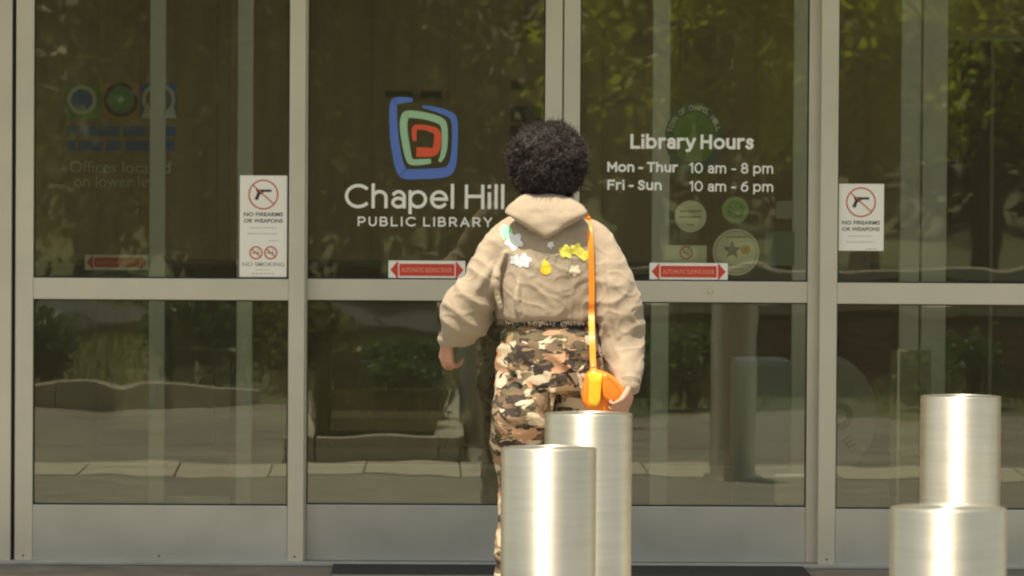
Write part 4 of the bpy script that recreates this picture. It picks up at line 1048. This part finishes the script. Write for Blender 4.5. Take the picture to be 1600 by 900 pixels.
# flower print, flat on the cloth
dg = bpy.context.evaluated_depsgraph_get()
bvh = BVHTree.FromPolygons([v.co.copy() for v in HOOD.data.vertices], [tuple(p.vertices) for p in HOOD.data.polygons])
def print_patch(name, outline, m, lift=.0015):
    """outline in photo pixels -> small grid laid on the back of the hoodie"""
    xs = [a for a, b in outline]; ys = [b for a, b in outline]; bm = bmesh.new(); st = 1.0; V_ = {}
    def inside(x, y):
        c = False; j = len(outline)-1
        for i in range(len(outline)):
            (xi, yi_), (xj, yj) = outline[i], outline[j]
            if (yi_ > y) != (yj > y) and x < (xj-xi)*(y-yi_)/(yj-yi_)+xi: c = not c
            j = i
        return c
    def vert(i, j):
        if (i, j) in V_: return V_[(i, j)]
        x, z_ = lx(i*st), lz(j*st); h = bvh.ray_cast(Vector((x, -1, z_)), Vector((0, 1, 0)))
        V_[(i, j)] = bm.verts.new(h[0]-Vector((0, lift, 0))) if h[0] else None
        return V_[(i, j)]
    for i in range(int(min(xs)/st)-1, int(max(xs)/st)+1):
        for j in range(int(min(ys)/st)-1, int(max(ys)/st)+1):
            if inside((i+.5)*st, (j+.5)*st):
                q = [vert(i, j), vert(i+1, j), vert(i+1, j+1), vert(i, j+1)]
                if all(q): bm.faces.new(q)
    if len(bm.faces): obj(name, bm, m, HOOD, True)
    else: bm.free()
def flower(cx, cy, r, n=5, ph=0, k=.32):
    out = []
    for i in range(n*8):
        a = 2*math.pi*i/(n*8); q = r*(1-k*(.5-.5*math.cos(n*a))); out.append((cx+q*math.cos(a+ph), cy+q*math.sin(a+ph)))
    return out
print_patch('green_leaf_print', [(780, 356), (786, 351), (796, 355), (800, 362), (794, 370), (786, 376), (781, 366)], m_pgreen)
print_patch('white_flower_print', flower(802, 377, 15, 5, .4), m_pwhite, .0022)
print_patch('white_flower_print', flower(817, 407, 12, 5, 1.0), m_pwhite)
print_patch('white_flower_print', flower(804, 406, 9, 5, 0), m_pwhite, .0022)
print_patch('white_flower_print', flower(858, 382, 6, 5, .2), m_pwhite)
print_patch('yellow_flower_print', flower(882, 392, 12, 5, .9), m_pyellow)
print_patch('yellow_flower_print', flower(899, 389, 11, 5, 0), m_pyellow, .0022)
print_patch('yellow_flower_print', flower(911, 398, 10, 5, .5), m_pyellow)
print_patch('amber_flower_print', [(849, 403), (854, 409), (859, 416), (859, 424), (853, 428), (846, 427), (842, 422), (845, 415), (846, 408)], m_porange)
for a, b in (((858, 388), (852, 404)), ((868, 396), (862, 412)), ((835, 396), (845, 412)), ((788, 384), (790, 398)), ((892, 404), (882, 424)), ((906, 408), (908, 425)), ((824, 420), (828, 432))):
    print_patch('stem_print', [(a[0]-1, a[1]), (a[0]+1.3, a[1]), (b[0]+1.3, b[1]), (b[0]-1, b[1])], m_pstem)
print_patch('pale_flower_print', flower(896, 421, 10, 5, .3), mat('print_cream', (.62, .50, .33), .9))

# --- trousers
bm = bmesh.new()
ring_loft(bm, [(-.006, 0, lz(490), .128, .105), (-.006, 0, lz(505), .150, .112), (-.008, -.004, lz(525), .170, .125), (-.008, -.008, lz(560), .182, .134), (-.008, -.006, lz(600), .180, .130), (-.008, 0, lz(612), .14, .09)], 36)
for s, fy in ((-1, .06), (1, -.14)):
    q = [(s*.093-.008, -.010-s*.0, lz(580), .088), (s*.099-.006, -.012+s*.03, lz(620), .098), (s*.099-.005, -.01+s*.05, lz(655), .102), (s*.098-.004, .02+fy*.2, lz(695), .103), (s*.088-.008, .03+fy*.45, lz(740), .090), (s*.085-.008, .02+fy*.7, lz(800), .086), (s*.090-.008, fy*.9, lz(860), .090), (s*.090-.008, fy, lz(915), .092), (s*.090-.008, fy, lz(950), .090)]
    limb_q = catmull(q, 5); tube(bm, [p[:3] for p in limb_q], [p[3] for p in limb_q], 24)
for pts in ([(lx(868), -.128, lz(540), .006), (lx(864), -.135, lz(600), .008), (lx(862), -.12, lz(650), .006)],
            [(lx(790), -.115, lz(600), .008), (lx(815), -.135, lz(620), .013), (lx(845), -.125, lz(628), .008)],
            [(lx(780), -.09, lz(660), .008), (lx(805), -.115, lz(672), .013), (lx(835), -.10, lz(668), .008)],
            [(lx(885), -.135, lz(560), .008), (lx(905), -.135, lz(590), .012), (lx(915), -.12, lz(630), .008)],
            [(lx(785), -.10, lz(560), .008), (lx(800), -.125, lz(575), .011), (lx(830), -.135, lz(578), .008)],
            [(lx(778), -.085, lz(632), .006), (lx(800), -.118, lz(640), .012), (lx(832), -.122, lz(650), .010), (lx(850), -.10, lz(662), .006)],
            [(lx(776), -.07, lz(684), .006), (lx(800), -.10, lz(694), .013), (lx(830), -.095, lz(688), .008)],
            [(lx(882), -.142, lz(532), .004), (lx(884), -.146, lz(566), .005), (lx(898), -.146, lz(576), .005), (lx(914), -.138, lz(566), .005), (lx(914), -.132, lz(534), .004)],
            [(lx(796), -.125, lz(535), .005), (lx(806), -.138, lz(558), .009), (lx(812), -.14, lz(590), .005)]): limb(bm, pts, 8, 4)
def pd(p): return noise.noise(Vector((p.x*8, p.y*8, p.z*11)))*.010+(1-abs(noise.noise(Vector((p.x*6+9, p.y*6, p.z*16+p.x*12)))*2.4))*.005-.002
me = remesh(bm, .0055, 5); TR = finish('trousers', me, m_camo, PERSON, pd)
bm = bmesh.new()
ring = []
for k in range(49):
    a = 2*math.pi*k/48; ring.append((-.006+.158*math.cos(a), .118*math.sin(a), lz(506)))
tube(bm, ring, [.006]*49, 8, False); obj('hem_shade', bm, m_gasket, TR, True)  # black ring put in as the shade beneath the hoodie hem
for s, fy in ((-1, .06), (1, -.14)):
    bm = bmesh.new(); ax = s*.088-.008
    limb(bm, [(ax, fy-.05, .05, .042), (ax, fy+.03, .045, .045), (ax+s*.008, fy+.12, .036, .038), (ax+s*.010, fy+.175, .03, .028)])
    g0 = bmesh.new(); me = remesh(bm, .006, 3); g0.free()
    for v in me.vertices: v.co.z = max(v.co.z, .004)
    sh = finish('shoe', me, m_shoe, PERSON)

# ------------------------------------------------------------------ handbag (hangs from the shoulder: its own thing)
BO = PO.copy()
BAG = empty('handbag', BO); tag(BAG, 'small shiny orange shoulder bag on a thin orange strap at the right hip', 'bag')
cx, cz, yb = lx(941), lz(612), -.200
def prof(sc_, dz=0):
    pts = [(-.040, .080), (-.022, .082), (.010, .070), (.042, .044), (.062, .005), (.066, -.030), (.052, -.062), (.030, -.076), (.0, -.074), (-.035, -.058), (-.066, -.036), (-.072, -.010), (-.062, .045)]
    return [(a*sc_, b*sc_) for a, b in pts]
def bag_solid(bm, sc_, d0, d1, rnd_=.006):
    q = catmull([(*p, 0) for p in prof(sc_)]+[(*prof(sc_)[0], 0)], 5)[:-1]
    rings = []
    for dd, kk in ((d0, .90), (d0+rnd_*.5, .97), (d0+rnd_*1.5, 1), (d1-rnd_*1.5, 1), (d1-rnd_*.5, .97), (d1, .90)):
        rings.append([bm.verts.new((p[0]*kk, dd, p[1]*kk)) for p in q])
    n_ = len(q)
    for i in range(len(rings)-1):
        for k in range(n_): bm.faces.new((rings[i][k], rings[i][(k+1) % n_], rings[i+1][(k+1) % n_], rings[i+1][k]))
    bm.faces.new(rings[0]); bm.faces.new(rings[-1][::-1]); bmesh.ops.recalc_face_normals(bm, faces=bm.faces)
rotb = Matrix.Rotation(R(16), 3, 'Z')
def place(bm):
    bmesh.ops.rotate(bm, verts=bm.verts, cent=(0, 0, 0), matrix=rotb); bmesh.ops.translate(bm, verts=bm.verts, vec=(cx, yb, cz))
def relief(name, outline, y0, y1, m, rnd_=.005, smooth_n=6, tilt=None):
    """a closed outline in the x-z plane with real thickness and rolled edges; tilt slants it in depth"""
    q = catmull([(lx(a), lz(b), 0) for a, b in outline]+[(lx(outline[0][0]), lz(outline[0][1]), 0)], smooth_n)[:-1]
    mx0 = sum(p[0] for p in q)/len(q); mz0 = sum(p[1] for p in q)/len(q); bm = bmesh.new(); rings = []
    for dy, kk in ((y0, .80), (y0+.0012, .90), (y0+rnd_*.5, .96), (y0+rnd_*1.3, 1), (y1-rnd_, 1), (y1, .93)):
        rings.append([bm.verts.new((mx0+(p[0]-mx0)*kk, dy+(tilt*(p[0]-mx0) if tilt else 0), mz0+(p[1]-mz0)*kk)) for p in q])
    for i in range(len(rings)-1):
        for k in range(len(q)): bm.faces.new((rings[i][k], rings[i][(k+1) % len(q)], rings[i+1][(k+1) % len(q)], rings[i+1][k]))
    bm.faces.new(rings[0]); bm.faces.new(rings[-1][::-1]); bmesh.ops.recalc_face_normals(bm, faces=bm.faces)
    return obj(name, bm, m, BAG, True)
body_o = [(913, 581), (921, 574), (937, 575), (953, 582), (967, 595), (975, 611), (974, 630), (966, 645), (948, 648), (930, 641), (912, 630), (907, 616), (909, 598)]
relief('bag_body', body_o, yb-.026, yb+.050, m_bag, .012)
relief('side_panel', [(914, 583), (919, 578), (930, 579), (938, 581), (937, 600), (935, 622), (929, 630), (918, 627), (909, 618), (910, 600)], yb-.035, yb-.010, m_bagy, .006, 5, -.55)
relief('front_flap', [(939, 581), (944, 578), (954, 585), (965, 596), (972, 608), (970, 619), (961, 624), (950, 622), (941, 617), (938, 600)], yb-.040, yb-.010, m_bag, .006, 6, .35)
st_o = [(942, 584), (953, 588), (963, 599), (968, 608), (966, 616), (959, 620), (950, 618), (943, 614)]
bm = bmesh.new(); q = catmull([(lx(a), yb-.0405+.35*(lx(a)-lx(955)), lz(b)) for a, b in st_o], 5); tube(bm, q, [.0007]*len(q), 5); obj('stitching', bm, m_gold, BAG)
bm = bmesh.new(); ball(bm, (lx(955), yb-.034, lz(631)), (.012, .006, .005), 2, Matrix.Rotation(R(38), 3, 'Y')); obj('clasp', bm, m_gold, BAG, True)
def strap(pts, wd=.019, th=.0028, name='strap'):
    q = catmull([(*p,) for p in pts], 8); bm = bmesh.new(); rings = []
    for i, p in enumerate(q):
        a, b = Vector(q[max(i-1, 0)]), Vector(q[min(i+1, len(q)-1)]); d = (b-a).normalized(); s_ = Vector((1, 0, 0)); s_ = (s_-d*s_.dot(d)).normalized(); nn = d.cross(s_)
        p = Vector(p); rings.append([bm.verts.new(p+s_*wd/2*a_+nn*th/2*b_) for a_, b_ in ((-1, -1), (-.85, -1.4), (.85, -1.4), (1, -1), (1, 1), (-1, 1))])
    for i in range(len(rings)-1):
        for k in range(6): bm.faces.new((rings[i][k], rings[i][(k+1) % 6], rings[i+1][(k+1) % 6], rings[i+1][k]))
    bm.faces.new(rings[0][::-1]); bm.faces.new(rings[-1]); return obj(name, bm, m_strap, BAG, False)
def onback(px, py, lift=.006):
    h = bvh.ray_cast(Vector((lx(px), -1, lz(py))), Vector((0, 1, 0)))
    return (lx(px), (h[0].y if h[0] else -.1)-lift, lz(py))
bk = [onback(917, 342), onback(919, 360), onback(921, 385), onback(922, 410), onback(923, 440), onback(923, 470), onback(923, 492, .012)]
top_ = bvh.ray_cast(Vector((lx(915), .0, 3)), Vector((0, 0, -1)))[0]
sp = [(lx(909), .13, lz(400)), (lx(912), .11, lz(365)), (lx(914), .055, lz(338)), (lx(915), .0, top_.z+.005), (lx(916), -.045, top_.z-.006)]+bk+[(lx(923), -.165, lz(525)), (lx(924), -.19, lz(555)), (lx(925), yb-.006, lz(574))]
strap(sp)
strap([(lx(909), .13, lz(400)), (lx(915), .150, lz(470)), (lx(935), .13, lz(540)), (lx(952), .0, lz(585)), (lx(956), -.10, lz(588)), (lx(958), -.17, lz(592))])
bm = bmesh.new(); rng = [(lx(925)+.012*math.cos(a), yb-.004, lz(573)+.012*math.sin(a)) for a in [2*math.pi*k/24 for k in range(25)]]
tube(bm, rng, [.0022]*25, 6, False); obj('ring', bm, m_gold, BAG, True)
